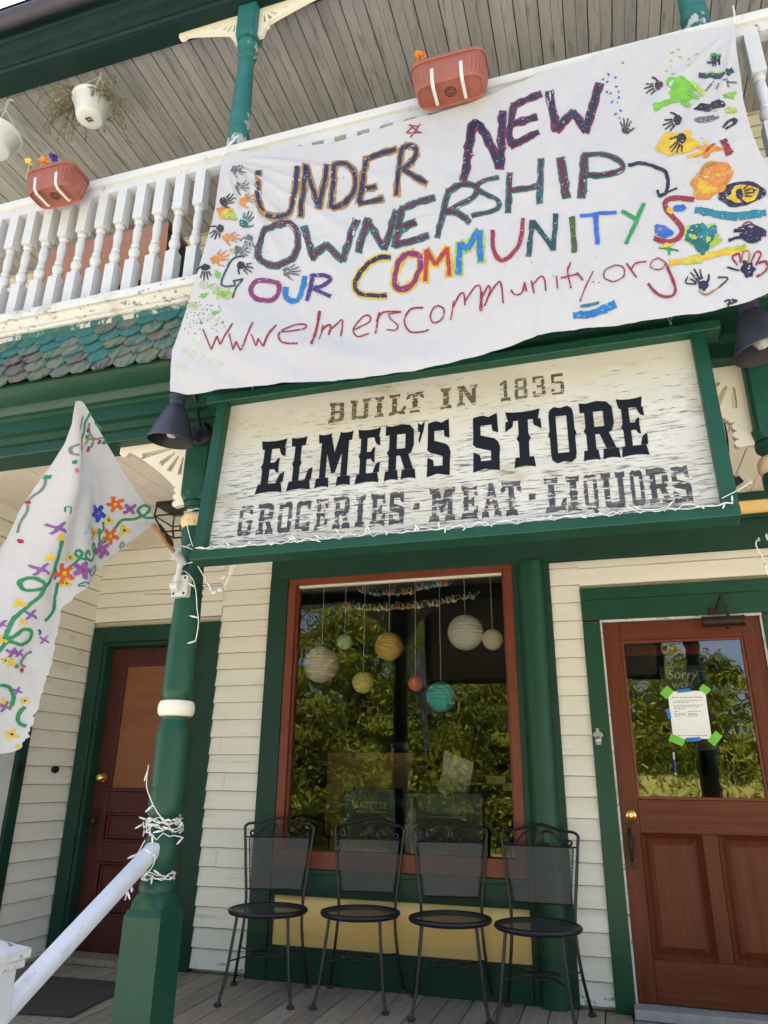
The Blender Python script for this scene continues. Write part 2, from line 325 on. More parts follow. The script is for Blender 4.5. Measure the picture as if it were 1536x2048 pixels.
for xa, xb in ((GX0, .43), (.512, GX1)):
    b = B(); mw = .026
    fn = lambda u, v, w_: V((u, w_, v))
    z0, z1 = .26, .875
    for (P, Q, R_, T) in (((xa,z0),(xb,z0),(xb-mw,z0+mw),(xa+mw,z0+mw)), ((xb,z0),(xb,z1),(xb-mw,z1-mw),(xb-mw,z0+mw)), ((xb,z1),(xa,z1),(xa+mw,z1-mw),(xb-mw,z1-mw)), ((xa,z1),(xa,z0),(xa+mw,z0+mw),(xa+mw,z1-mw))):
        b.flat([(P[0],-.012,P[1]),(Q[0],-.012,Q[1]),(R_[0],.022,R_[1]),(T[0],.022,T[1])])
    i, j = mw+.0, mw+.035
    b.flat([(xa+j,.002,z0+j),(xb-j,.002,z0+j),(xb-j,.002,z1-j),(xa+j,.002,z1-j)])
    for (P, Q, R_, T) in (((xa+i,z0+i),(xb-i,z0+i),(xb-j,z0+j),(xa+j,z0+j)), ((xb-i,z0+i),(xb-i,z1-i),(xb-j,z1-j),(xb-j,z0+j)), ((xb-i,z1-i),(xa+i,z1-i),(xa+j,z1-j),(xb-j,z1-j)), ((xa+i,z1-i),(xa+i,z0+i),(xa+j,z0+j),(xa+j,z1-j))):
        b.flat([(P[0],.022,P[1]),(Q[0],.022,Q[1]),(R_[0],.002,R_[1]),(T[0],.002,T[1])])
    b.build('door_panel', m_redwood, door, sharp=10)
b = B()
for (x0,x1,z0,z1) in ((GX0,GX0+.016,GZ0,GZ1),(GX1-.016,GX1,GZ0,GZ1),(GX0+.016,GX1-.016,GZ0,GZ0+.016),(GX0+.016,GX1-.016,GZ1-.016,GZ1)): b.box(x0,x1,-.002,.02,z0,z1)
b.build('glass_bead', m_winred, door, bevel=.003)
B().flat([(GX0+.016,.012,GZ0+.016),(GX1-.016,.012,GZ0+.016),(GX1-.016,.012,GZ1-.016),(GX0+.016,.012,GZ1-.016)]).build('door_glass', m_glassd, door)
B().lathe([(.0,-.018),(.012,-.018),(.018,-.012),(.027,-.008),(.03,0)], (.071,-.008,.966), 24, mat=Matrix(((1,0,0),(0,0,1),(0,1,0)))).build('deadbolt', m_brass, door)
# wrought handle: spiky back plate and a bowed grip
b = B(); cx, cz = .053, .81
pl = [(0,.125),(.012,.118),(.03,.124),(.026,.108),(.014,.1),(.014,.075),(.022,.06),(.03,.035),(.022,.03),(.034,.01),(.024,0),(.034,-.018),(.022,-.03),(.028,-.05),(.016,-.07),(.014,-.095),(.026,-.108),(.034,-.12),(.012,-.116),(0,-.124)]
pl = pl + [(-u, v) for u, v in reversed(pl[1:-1])]
b.prism(pl, lambda u, v, w_: V((cx+u, w_, cz+v)), -.012, -.0075)
b.tube([(cx,-.014,cz+.085),(cx,-.03,cz+.075),(cx,-.052,cz+.05),(cx,-.06,cz+.0),(cx,-.052,cz-.045),(cx,-.03,cz-.07),(cx,-.013,cz-.08)], [.005,.006,.008,.0105,.008,.006,.005], 10)
b.build('door_handle', m_bronze, door)
S(B().box(-.01, .93, -.12, .03, .002, .05), 'door_threshold', M('grey_sill', (.3,.3,.3), .6, (.4,.4,.4), 12, bump=.2), .004)

# ---------- side door (left, in shade)
sdoor = S(B().box(-3.73, -3.63, -.035, .03, 0, 2.21).box(-2.78, -2.652, -.035, .03, 0, 2.21).box(-3.63, -2.78, -.034, .03, 2.09, 2.21).box(-3.63, -3.6, -.02, .09, .04, 2.09).box(-2.81, -2.78, -.02, .09, .04, 2.09).box(-3.6, -2.81, -.019, .09, 2.06, 2.09), 'side_door', m_greend, .004)
b = B(); DX0, DX1 = -3.6, -2.81; DY = .065
b.box(DX0, DX0+.115, DY, DY+.04, .04, 2.06); b.box(DX1-.115, DX1, DY, DY+.04, .04, 2.06)
for z0, z1 in ((1.945,2.06),(.9,1.04),(.585,.715),(.04,.26)): b.box(DX0+.115, DX1-.115, DY, DY+.04, z0, z1)
b.build('door_frame', m_dred, sdoor, bevel=.004)
for z0, z1 in ((.715,.9),(.26,.585)):
    b = B(); b.box(DX0+.115, DX1-.115, DY+.022, DY+.04, z0, z1)
    for q in (0, .02):
        for (x0,x1,a,c) in ((DX0+.115+q,DX0+.13+q,z0+q,z1-q),(DX1-.13-q,DX1-.115-q,z0+q,z1-q),(DX0+.13+q,DX1-.13-q,z0+q,z0+q+.015),(DX0+.13+q,DX1-.13-q,z1-q-.015,z1-q)): b.box(x0,x1,DY-.008+q*.8,DY+.022,a,c)
    b.build('door_panel', m_dred, sdoor, bevel=.003)
b = B()
for (x0,x1,a,c) in ((DX0+.115,DX0+.14,1.04,1.945),(DX1-.14,DX1-.115,1.04,1.945),(DX0+.14,DX1-.14,1.04,1.062),(DX0+.14,DX1-.14,1.92,1.945)): b.box(x0,x1,DY-.008,DY+.03,a,c)
b.build('board_moulding', m_dred, sdoor, bevel=.003)
B().box(DX0+.14, DX1-.14, DY+.012, DY+.03, 1.062, 1.92).build('plywood_board', m_ply, sdoor)
kn = Matrix(((1,0,0),(0,0,1),(0,1,0)))
B().lathe([(0,-.068),(.014,-.067),(.026,-.058),(.03,-.045),(.024,-.033),(.012,-.028),(.011,-.01),(.03,-.008),(.032,0)], (-3.535,DY,1.13), 24, mat=kn).build('door_knob', m_brass, sdoor)
B().lathe([(0,-.06),(.02,-.055),(.026,-.042),(.02,-.03),(.01,-.026),(.01,-.006),(.024,0)], (-3.545,DY,.845), 18, mat=kn).box(-3.565,-3.525,DY-.006,DY,.68,.92).build('old_knob', m_bronze, sdoor)
S(B().box(-3.66, -2.76, -.1, .1, .002, .04), 'side_threshold', FL[1], .004)
tag(B().lathe([(0,-.014),(.012,-.013),(.016,-.008),(.034,-.006),(.04,0)], (-3.742,-.2,1.18), 20, mat=Matrix(((0,0,-1),(1,0,0),(0,.62,0)))).build('doorbell', m_bronze), 'small dark oval doorbell plate on the clapboards left of the boarded door', 'doorbell')

# ---------- porch posts, beam, mouldings
def post(x):
    h = .083; sl = lambda pr: [(r_*.79, z_) for r_, z_ in pr]
    b = B(); b.box(x-h, x+h, PY-h, PY+h, 0, .625)
    b.add([(x-h,PY-h,.625),(x+h,PY-h,.625),(x+h,PY+h,.625),(x-h,PY+h,.625),(x-.073,PY-.073,.65),(x+.073,PY-.073,.65),(x+.073,PY+.073,.65),(x-.073,PY+.073,.65)], [(0,1,5,4),(1,2,6,5),(2,3,7,6),(3,0,4,7)])
    prev = None                                          # lamb's tongue: square running into round
    k = 32; L = []
    for q, z in ((0,.65),(.15,.668),(.4,.684),(.75,.697),(1,.704)):
        row = []
        for j in range(k):
            th = 2*math.pi*(j+.5)/k; c, s_ = math.cos(th), math.sin(th); rs = .073/max(abs(c), abs(s_)); rr = .072*(1-.04*q)
            r_ = rs*(1-q)+rr*q; r_ = min(r_, .073*1.2+.025*(1-q)); row.append((x+c*r_, PY+s_*r_, z))
        L.append(row)
    b.add([p for r_ in L for p in r_], [(i*k+j, i*k+(j+1) % k, (i+1)*k+(j+1) % k, (i+1)*k+j) for i in range(len(L)-1) for j in range(k)])
    p = S(b, 'porch_post', m_green, 0)
    prof = [(.084,.70),(.09,.712),(.09,.732),(.08,.748),(.062,.756),(.058,.768),(.066,.785),(.08,.81),(.088,.85),(.086,.885),(.074,.925),(.062,.945),(.066,.96),(.066,.972),(.078,.982),(.088,1.0),(.091,1.05),(.09,1.3),(.087,1.35),(.076,1.362),(.072,1.375),(.078,1.385)]
    B().lathe(sl(prof), (x,PY,0), 40).build('post_shaft', m_green, p)
    B().lathe(sl([(.072,1.385),(.09,1.39),(.098,1.402),(.1,1.42),(.098,1.436),(.09,1.45),(.072,1.455)]), (x,PY,0), 40).build('post_ring', m_cream, p)
    B().lathe(sl([(.072,1.452),(.076,1.462),(.087,1.475),(.089,1.5),(.086,1.6),(.08,1.8),(.072,2.05),(.07,2.12),(.074,2.17),(.081,2.2),(.082,2.24),(.076,2.252)]), (x,PY,0), 40).build('post_shaft', m_green, p)
    B().lathe(sl([(.07,2.25),(.083,2.256),(.091,2.27),(.093,2.287),(.09,2.305),(.08,2.318),(.066,2.322)]), (x,PY,0), 40).build('post_ring', m_ochre, p)
    B().lathe(sl([(.066,2.32),(.064,2.335),(.07,2.35),(.084,2.355),(.088,2.368),(.084,2.38),(.078,2.39),(.09,2.395),(.1,2.43)]), (x,PY,0), 40).build('post_neck', m_green, p)
    b = B(); q = .069                                    # square head, each face rounded off at its foot
    def col_(z):
        t = max(0, min(1, (2.46-z)/.07)); return t
    k = 32; L = []
    for z in (2.385,2.4,2.415,2.43,2.445,2.46,2.74):
        t = col_(z); row = []
        for j in range(k):
            th = 2*math.pi*(j+.5)/k; c, s_ = math.cos(th), math.sin(th); rs = q/max(abs(c), abs(s_)); r_ = min(rs, .072+ (1-t)**.7*.033); row.append((x+c*r_, PY+s_*r_, z))
        L.append(row)
    b.add([pp for r_ in L for pp in r_], [(i*k+j, i*k+(j+1) % k, (i+1)*k+(j+1) % k, (i+1)*k+j) for i in range(len(L)-1) for j in range(k)]+[list(range(k))])
    b.build('post_head', m_green, p, sharp=30)
    return p
PXL, PXR = -1.812, .712
post(PXL); post(PXR)
XL, XR = -5.6, 4.0
m_greenc = M('cornice_green_paint', (.006, .04, .024), .42, (.009, .054, .033), 3, dirt=((.025,.055,.04), 7, .62, (.35,1,1)), peel=((.2,.22,.2), 17, .745, (.6,1,1)), bump=.2, bs=30, bst=(.25,1,1), spec=.3)
S(B().sweep([(-1.88,2.74),(-1.72,2.74),(-1.72,3.4),(-1.88,3.4)], XL, XR), 'porch_beam', m_greenc, .005)
prof = [(-1.879,2.80),(-1.895,2.80),(-1.90,2.82),(-1.905,2.835),(-1.935,2.84),(-1.935,2.905),(-1.95,2.91),(-1.955,2.925),(-1.975,2.93),(-1.99,2.945),(-2.0,2.965),(-2.03,2.975),(-2.06,2.985),(-2.085,3.0),(-2.095,3.02),(-2.095,3.035),(-1.879,3.04)]
S(B().sweep(prof, XL, XR), 'porch_cornice', m_greenc, sharp=25)
# shingled skirt
KT, KB = V((0,-1.955,3.42)), V((0,-2.105,3.03))
S(B().sweep([(-1.94,3.43),(-2.09,3.04),(-1.88,3.04),(-1.88,3.43)], XL, XR), 'skirt_backing', m_dark)
b = B(); sd_ = (KB-KT); nrm = V((0,-sd_.z*-1,0)); nrm = V((0, sd_.z, -sd_.y)).normalized()
if nrm.y > 0: nrm = -nrm
L_ = sd_.length; dn = sd_.normalized(); rows = 5; ex = L_/rows; wd = .127
for r_ in range(rows):
    top = KT + dn*(ex*r_-.02); x = XL + (wd/2 if r_ % 2 else 0)
    while x < XR:
        ww = wd*RND.uniform(.93, .99); ln = ex+.05+RND.uniform(-.008, .01); c = ww*.26; tl = RND.uniform(-.006, .006); cu_ = RND.uniform(-.003,.008)
        if abs(x-PXL) < 40:
            mi = RND.choices((0,1,2,3), ((6,3,1,1),(4,4,2,1),(2,3,4,2),(1,3,4,4),(1,3,3,5))[r_])[0]
            poly = [(0,0),(ww,0),(ww,ln-c+tl),(ww-c,ln+tl),(c,ln-tl),(0,ln-c-tl)]
            kk = .05/ (ln)
            b.prism(poly, lambda u, v, w_, top=top, x=x, ln=ln: V((x+u,0,0)) + top + dn*v + nrm*(.003+(.014+cu_)*v/ln+w_), 0, .007+RND.uniform(0,.004), mi)
        x += wd
S(b, 'shingle_skirt', SH, sharp=30)
S(B().sweep([(-1.94,3.4),(-1.975,3.405),(-1.985,3.43),(-1.965,3.455),(-1.94,3.46)], XL, XR), 'skirt_flashing', m_tealp)
S(B().sweep([(-1.9,3.45),(-1.985,3.45),(-1.99,3.462),(-2.005,3.466),(-2.01,3.488),(-2.025,3.5),(-1.9,3.5)], XL, XR), 'balcony_moulding', m_whitec, sharp=25)
S(B().box(XL, XR, -2.05, .1, 3.5, 3.552), 'balcony_floor', m_whitec, .008)
# balustrade
RY = -1.9
bal = S(B().sweep([(RY-.045,4.455),(RY-.052,4.47),(RY-.052,4.5),(RY-.03,4.52),(RY+.03,4.52),(RY+.052,4.5),(RY+.052,4.47),(RY+.045,4.455)], XL, XR).sweep([(RY-.03,4.395),(RY+.03,4.395),(RY+.03,4.456),(RY-.03,4.456)], XL, XR), 'balcony_railing', m_white)
q = .031
def blk(b, z0, z1): b.box(-q, q, -q, q, z0, z1)
b = B(); blk(b, 3.552, 3.86); blk(b, 4.155, 4.396)
b.lathe([(.018,3.86),(.026,3.866),(.026,3.878),(.018,3.886),(.03,3.905),(.033,3.922),(.027,3.945),(.018,3.955),(.025,3.962),(.025,3.972),(.02,3.985),(.024,4.03),(.026,4.06),(.021,4.11),(.017,4.122),(.027,4.13),(.027,4.143),(.02,4.156)], (0,0,0), 14)
bo = b.build('baluster', m_white, base=(0,0,0)); bo.parent = bal
x0 = aty(1010/3.0, 400, RY).x; k = 0
xs = []
xb = aty(105, 430, RY).x
for i in range(-12, 34): xs.append(xb + i*.1302)
bo.location = (xs[0]-woff(bal).x, RY-woff(bal).y, -woff(bal).z)
for x in xs[1:]:
    if min(abs(x-PXL), abs(x-PXR)) < .09: continue
    c = dup(bo, bal); c.location = (x-woff(bal).x, RY-woff(bal).y, -woff(bal).z)
# upper posts
def upost(x):
    b = B(); b.lathe([(.066,3.552),(.066,4.60),(.063,4.70),(.056,4.715)], (x,PY,0), 28)
    p = S(b, 'balcony_post', m_tealp)
    B().lathe([(r_*.82, z_) for r_, z_ in [(.066,4.71),(.08,4.725),(.083,4.745),(.08,4.765),(.068,4.775),(.072,4.79),(.076,4.82),(.074,4.9),(.068,5.1),(.058,5.36),(.058,5.38),(.068,5.39),(.074,5.405),(.068,5.42),(.06,5.43),(.064,5.455),(.078,5.475),(.082,5.5),(.072,5.52),(.07,5.535),(.09,5.56)]], (x,PY,0), 32).build('post_shaft', m_teal, p)
    b = B(); k = 32; L = []
    for z in (5.53,5.545,5.56,5.575,5.59,5.61,5.82):
        t = max(0, min(1, (5.61-z)/.07)); row = []
        for j in range(k):
            th = 2*math.pi*(j+.5)/k; c, s_ = math.cos(th), math.sin(th); r_ = min(.067/max(abs(c), abs(s_)), .071+(1-t)**.7*.03); row.append((x+c*r_, PY+s_*r_, z))
        L.append(row)
    b.add([pp for r_ in L for pp in r_], [(i*k+j, i*k+(j+1) % k, (i+1)*k+(j+1) % k, (i+1)*k+j) for i in range(len(L)-1) for j in range(k)]+[list(range(k))])
    b.build('post_head', m_teal, p, sharp=30)
upost(PXL+.0); upost(PXR+.02)
# fretwork brackets
def bracket(px_, sgn, zt, Lh=.42, H=.36, side_=.069, m=m_cream, yc=PY, scal=True):
    cu = bpy.data.curves.new('fretwork', 'CURVE'); cu.dimensions = '2D'; cu.fill_mode = 'BOTH'; cu.extrude = .014; cu.bevel_depth = .0
    def spl(pts):
        s = cu.splines.new('POLY'); s.points.add(len(pts)-1); s.use_cyclic_u = True
        for i, (u, v) in enumerate(pts): s.points[i].co = (u, v, 0, 1)
    out = [(0,0),(Lh,0),(Lh,-.035),(Lh-.015,-.05),(Lh-.035,-.055),(Lh-.05,-.045),(Lh-.06,-.035)]
    for i in range(1, 12):
        a = math.pi/2*i/11; out.append((.075+(Lh-.14)*(1-math.sin(a))**.62, -.035-(H-.14)*(1-math.cos(a))**.62))
    z = -.035-(H-.14)
    for i in range(3 if scal else 1):
        for a in range(0, 5):
            th = math.pi/2 - math.pi*(a/4); out.append((.052+.02*math.cos(th), z-.018+.018*math.sin(th)-.037*i))
    out += [(.03,-H),(0,-H)]
    spl(out)
    def slot(ang, r0, r1, w0):
        r0, r1, w0 = r0*H/.36, r1*H/.36, w0*H/.36; c, s = math.cos(ang), math.sin(ang); o = (.03, -.03); P = []
        for r_, w_ in ((r0, w0*.35),(r0+(r1-r0)*.55, w0*.8),(r1-.012, w0),(r1, w0*.5)): P.append((r_, w_))
        prof_ = [(r_, w_) for r_, w_ in P] + [(r1-.014, 0)] + [(r_, -w_) for r_, w_ in reversed(P)]
        spl([(o[0]+r_*c+w_*s, o[1]-(r_*s-w_*c)) for r_, w_ in prof_])
    slot(math.radians(8), .08, .26, .017); slot(math.radians(34), .07, .17, .016); slot(math.radians(59), .07, .165, .015); slot(math.radians(83), .07, .17, .011)
    t = bpy.data.objects.new('tmp', cu); COL.objects.link(t)
    me = bpy.data.meshes.new_from_object(t.evaluated_get(bpy.context.evaluated_depsgraph_get())); bpy.data.objects.remove(t)
    b = B(); b.add([(px_+sgn*(side_+v.co.x), yc+v.co.z, zt+v.co.y) for v in me.vertices], [list(p.vertices) for p in me.polygons])
    return S(b, 'fretwork_bracket', m, sharp=30)
bracket(PXL, -1, 2.739); bracket(PXL, 1, 2.739); bracket(PXR, -1, 2.739); bracket(PXR, 1, 2.739)
for s_ in (-1, 1): bracket(PXL, s_, 5.805,   .46, .25, .067, scal=False); bracket(PXR+.02, s_, 5.805,   .46, .25, .067, scal=False)
bracket(-4.42, 1, 5.805,   .46, .25, .067, scal=False)
# ---------- upper wall, soffit, eave
SZ = 5.9
b = B(); lap(b, XL, XR, 3.56, SZ, front); S(b, 'upper_siding', [m_siding, m_lapshade, m_lapshade2])
S(B().box(XL, XR, .02, .2, CZ+.2, SZ+.3), 'upper_wall_core', m_cream)
S(B().box(XL, XR, -1.85, .02, SZ+.012, SZ+.05), 'soffit_backing', m_dark)
b = B(); x = XL; i = 0
while x < XR:
    wd_ = .0775
    b.box(x, x+wd_-(.007 if i % 2 else .0022), -1.85, .02, SZ+RND.uniform(-.0012,.0012), SZ+.02, i//2 % 2 if RND.random() < .8 else 1); x += wd_; i += 1
S(b, 'balcony_soffit', [m_soffit, m_soffit2], .0015)
prof = [(-1.75,5.805),(-1.88,5.805),(-1.885,5.85),(-1.9,5.86),(-1.9,5.885),(-1.915,5.89),(-1.93,5.91),(-1.935,5.93),(-1.955,5.935),(-1.97,5.95),(-1.985,5.975),(-1.99,5.99),(-2.01,5.995),(-2.01,6.06),(-2.03,6.06),(-2.03,6.1),(-1.75,6.1)]
m_teald = M('eave_green', (.0025,.014,.0125), .6, (.004,.02,.018), 4, peel=((.24,.2,.17), 8, .7), dirt=((.02,.035,.032), 20, .68), bump=.15, spec=.2)
S(B().sweep(prof, XL, XR), 'eave_moulding', m_teald, sharp=25)
S(B().tube([(XL,-2.075,6.075),(XR,-2.075,6.075)], .055, 16), 'gutter', M('aged_gutter', (.03,.025,.04), .6, (.06,.055,.075), 3, st=(.3,2,2), peel=((.25,.2,.16), 6, .64, (.5,2,2)), bump=.2))
b = B(); b.add([(XL,-2.12,6.14),(XR,-2.12,6.14),(XR,3.5,8.4),(XL,3.5,8.4),(XR,9,6.2),(XL,9,6.2),(XL,9,GZ),(XR,9,GZ)], [(0,1,2,3),(3,2,4,5),(5,4,7,6)])
b.add([(XL,.2,GZ),(XL,.2,6.9),(XL,3.5,8.4),(XL,9,6.2),(XL,9,GZ)], [(0,1,2,3,4)]); b.add([(XR,.2,GZ),(XR,.2,6.9),(XR,3.5,8.4),(XR,9,6.2),(XR,9,GZ)], [(4,3,2,1,0)])
S(b, 'roof', m_greend)
# ---------- inside of the shop, seen through the glass
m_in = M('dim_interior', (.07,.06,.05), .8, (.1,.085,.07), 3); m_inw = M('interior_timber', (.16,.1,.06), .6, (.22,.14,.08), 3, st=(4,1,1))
b = B(); b.box(-2.6, 1.4, 4.5, 4.6, 0, 2.9); b.box(-2.7, -2.6, .2, 4.6, 0, 2.9); b.box(1.4, 1.5, .2, 4.6, 0, 2.9); b.box(-2.7, 1.5, .2, 4.6, 2.8, 2.9); b.box(-2.7, 1.5, .2, 4.6, -.05, .02)
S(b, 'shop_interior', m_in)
S(B().box(-2.1, -.5, .08, .42, .55, .6), 'window_shelf', m_inw)
b = B(); b.box(.02, 1.0, .25, .3, 1.9, 1.96); b.box(.04, .1, .25, .3, 1.0, 1.9); S(b, 'inner_door_frame', M('inner_red_trim', (.2,.02,.02), .5))
S(B().box(.0, 1.2, 1.6, 2.0, .7, 1.13).box(.0, 1.2, 1.55, 2.05, 1.13, 1.17), 'shop_counter', M('red_counter', (.3,.05,.04), .5))
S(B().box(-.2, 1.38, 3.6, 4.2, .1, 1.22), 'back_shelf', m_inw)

# ================================================================ hanging store sign
m_signb = M('weathered_sign_board', (.52,.5,.44), .75, (.6,.585,.545), 2.5, st=(1,1,2.5), dirt=((.4,.33,.22), 3.2, .57, (1,1,2)), peel=((.15,.14,.14), 18, .572, (.65,1,8), (.15,.9,.055,-.06), .06), bump=.25, bs=40, bst=(.2,1,2))
SP0 = V((0, -2.07, 2.034))
# the face leans: its foot stands 8 cm further out than its top
SN = V((0, -.78, .08)).normalized(); SVv = V((0, .08, .78)).normalized()
def sgn(px, py, off=0): return atp(px, py, SP0, SN) + SN*off
def suv(px, py): p = atp(px, py, SP0, SN) - SP0; return p.x, p.dot(SVv)
def sp(u, v, off): return SP0 + V((u,0,0)) + SVv*v + SN*off
sign = thing('store_sign', (-.59, -1.92, 2.02), 'weathered white wooden shop sign lettered ELMER\'S STORE in a green frame below the banner', 'shop sign')
SU0, SU1 = (suv(412,1106)[0]+suv(466,812)[0])/2, (suv(1440,1030)[0]+suv(1385,685)[0])/2
SV0, SV1 = .005, (suv(466,812)[1]+suv(1385,685)[1])/2
b = B(); b.prism([(SU0-.02,SV0-.02),(SU1+.02,SV0-.02),(SU1+.02,SV1+.02),(SU0-.02,SV1+.02)], lambda u, v, w_: sp(u, v, w_), -.03, 0); b.build('sign_board', m_signb, sign)
fw = .052
def fbar(u0, u1, v0, v1, w0, w1): return B().prism([(u0,v0),(u1,v0),(u1,v1),(u0,v1)], lambda u, v, w_: sp(u, v, w_), w0, w1)
fbar(SU0-fw, SU0, SV0-.01, SV1+.01, -.04, .042).build('sign_frame', m_green, sign, bevel=.004)
fbar(SU1, SU1+fw, SV0-.01, SV1+.01, -.04, .042).build('sign_frame', m_green, sign, bevel=.004)
fbar(SU0-.11, SU1+.11, SV1+.008, SV1+.054, -.045, .046).build('sign_frame', m_green, sign, bevel=.005)
fbar(suv(391,1118)[0], suv(1484,1060)[0], SV0-.053, SV0-.008, -.04, .046).build('sign_frame', m_green, sign, bevel=.005)
for u in (SU0+.1, SU1-.06):
    b = B(); b.tube([sp(u, SV1+.07, 0), sp(u, SV1+.10, 0)], .006, 8); 
    for q in range(3):
        c = sp(u, SV1+.11+.03*q, 0); ax = V((1,0,0)) if q % 2 else V((0,1,0))
        b.tube([c + ax*.009*math.cos(a) + V((0,0,1))*.02*math.sin(a) for a in [2*math.pi*i/10 for i in range(10)]], .0035, 6, closed=True)
    b.build('hanging_chain', m_steel, sign)

# slab lettering: every glyph is a handful of polygons in a unit box
def rc(a, c, b_, d): return [(a,c),(b_,c),(b_,d),(a,d)]
def slab(x0, x1, y0, y1, up):                            # flared slab serif
    h = y1-y0; d = (x1-x0)*.035; m_ = (x0+x1)/2
    if up: return [(x0+d*2,y0),(m_,y0+h*.0),(x1-d*2,y0),(x1-d,y0+h*.5),(x1,y1+h*.12),(x1-(x1-x0)*.2,y1),(m_,y1-h*.06),(x0+(x1-x0)*.2,y1),(x0,y1+h*.12),(x0+d,y0+h*.5)]
    return [(x0,y0-h*.12),(x0+(x1-x0)*.2,y0),(m_,y0+h*.06),(x1-(x1-x0)*.2,y0),(x1,y0-h*.12),(x1-d,y0+h*.5),(x1-d*2,y1),(x0+d*2,y1),(x0+d,y0+h*.5)]
def spur(x0, x1, e=.075): return [(x0,.42),(x0-e,.5),(x0,.58),(x1,.58),(x1+e,.5),(x1,.42)]
T = .165
def glyph(c):
    if c == 'E': return [slab(0,1,0,T,0), slab(.02,1,1-T,1,1), rc(.17,T,.45,1-T), spur(.18,.44), rc(.45,.435,.7,.565), [(.62,.435),(.7,.37),(.8,.35),(.78,.5),(.8,.65),(.7,.63),(.62,.565)], [(.74,T),(1,T),(1.02,.36),(.86,.33),(.78,.24)], [(.74,1-T),(.98,1-T),(1,.66),(.86,.69),(.78,.76)]]
    if c == 'F': return glyph('E')[1:6]
    if c == 'L': return [slab(0,1,0,T,0), slab(0,.68,1-T,1,1), rc(.2,T,.48,1-T), spur(.21,.47), [(.74,T),(1,T),(1.03,.4),(.86,.36),(.78,.25)]]
    if c == 'M': return [slab(0,.4,0,T,0), slab(.6,1,0,T,0), slab(0,.38,1-T,1,1), slab(.62,1,1-T,1,1), rc(.11,T,.29,1-T), rc(.71,T,.89,1-T), [(.14,.96),(.38,.96),(.5,.62),(.62,.96),(.86,.96),(.55,.24),(.45,.24)]]
    if c == 'N': return [slab(0,.4,0,T,0), slab(0,.36,1-T,1,1), slab(.62,1,1-T,1,1), rc(.11,T,.29,1-T), rc(.72,.05,.9,1-T), [(.14,.98),(.36,.98),(.9,.18),(.9,0),(.74,0)]]
    if c == 'R': return [slab(0,.46,0,T,0), slab(.54,1.02,0,T,0), rc(.13,T,.38,1-T), spur(.14,.37), [(0,1-T),(.7,1-T),(.82,.82),(.93,.9),(.78,1),(.5,1.03),(.2,1),(0,1.02)], [(.66,.84),(.93,.9),(.94,.6),(.86,.47),(.7,.43),(.66,.55)], rc(.38,.43,.72,.56), [(.5,.44),(.76,.46),(.93,T),(.66,T)]]
    if c == 'P': return [g for i, g in enumerate(glyph('R')) if i not in (1, 7)]
    if c == 'B': return [rc(.13,T,.38,1-T), slab(0,.6,0,T,0), slab(0,.6,1-T,1,1), [(.58,1-T),(.68,.8),(.68,.6),(.94,.56),(.94,.88),(.8,1),(.58,1)], [(.58,T),(.7,.2),(.7,.42),(.98,.46),(.98,.12),(.84,0),(.58,0)], rc(.38,.44,.97,.56)]
    if c == 'S': return [[(.02,.56),(.3,.56),(.3,.82),(.7,.82),(.74,.7),(.95,.66),(.92,1.03),(.75,1),(.6,.97),(.4,1.01),(.2,1),(.02,.98)], [(.02,.57),(.0,.48),(.14,.42),(.66,.34),(.66,.16),(.96,.16),(1,.4),(.93,.5),(.8,.56),(.3,.64),(.3,.56)], [(0,-.02),(.2,0),(.45,.03),(.7,0),(.96,-.02),(.97,.17),(.3,.17),(.26,.28),(.02,.34)]]
    if c == 'T': return [slab(0,1,1-T,1,1), rc(.36,T,.64,1-T), slab(.2,.8,0,T,0), spur(.37,.63), [(0,1-T),(.22,1-T),(.2,.73),(-.02,.64)], [(.78,1-T),(1,1-T),(1.02,.64),(.8,.73)]]
    if c == 'I': return [slab(0,1,0,T,0), slab(0,1,1-T,1,1), rc(.26,T,.74,1-T), spur(.28,.72,.12)]
    if c == 'U': return [slab(0,.42,1-T,1,1), slab(.6,1.02,1-T,1,1), rc(.1,.16,.33,1-T), rc(.7,.16,.92,1-T), [(.1,.17),(.12,.05),(.25,0),(.5,.02),(.77,0),(.9,.05),(.92,.17)]]
    if c in 'O0Q': 
        g = [rc(.04,.14,.3,.86), rc(.7,.14,.96,.86), [(.04,.85),(.08,.95),(.25,1.01),(.5,.98),(.75,1.01),(.92,.95),(.96,.85),(.84,.83),(.16,.83)], [(.04,.15),(.08,.05),(.25,-.01),(.5,.02),(.75,-.01),(.92,.05),(.96,.15),(.84,.17),(.16,.17)], [(.05,.42),(-.02,.5),(.05,.58)], [(.95,.42),(1.02,.5),(.95,.58)]]
        return g + ([[(.45,.06),(.7,.1),(.98,-.12),(.7,-.12)]] if c == 'Q' else [])
    if c == 'C': return [rc(.04,.14,.3,.86), [(.04,.85),(.08,.95),(.25,1.01),(.5,.98),(.75,1.01),(.96,.97),(.96,.68),(.76,.72),(.72,.83),(.16,.83)], [(.04,.15),(.08,.05),(.25,-.01),(.5,.02),(.75,-.01),(.96,.03),(.96,.32),(.76,.28),(.72,.17),(.16,.17)]]
    if c == 'G': return glyph('C') + [rc(.6,.4,1,.5), rc(.72,.2,.96,.42)]
    if c == 'A': return [slab(-.05,.36,0,T,0), slab(.64,1.05,0,T,0), [(.08,T),(.25,T),(.52,.8),(.42,1)], [(.36,.86),(.6,.86),(.6,1.02),(.36,1.02)], [(.68,T),(.94,T),(.62,1),(.44,.84)], rc(.3,.34,.7,.46)]
    if c == '1': return [slab(.1,1,0,T,0), rc(.4,T,.7,1), [(.42,1),(.42,.84),(.08,.74),(.08,.86)]]
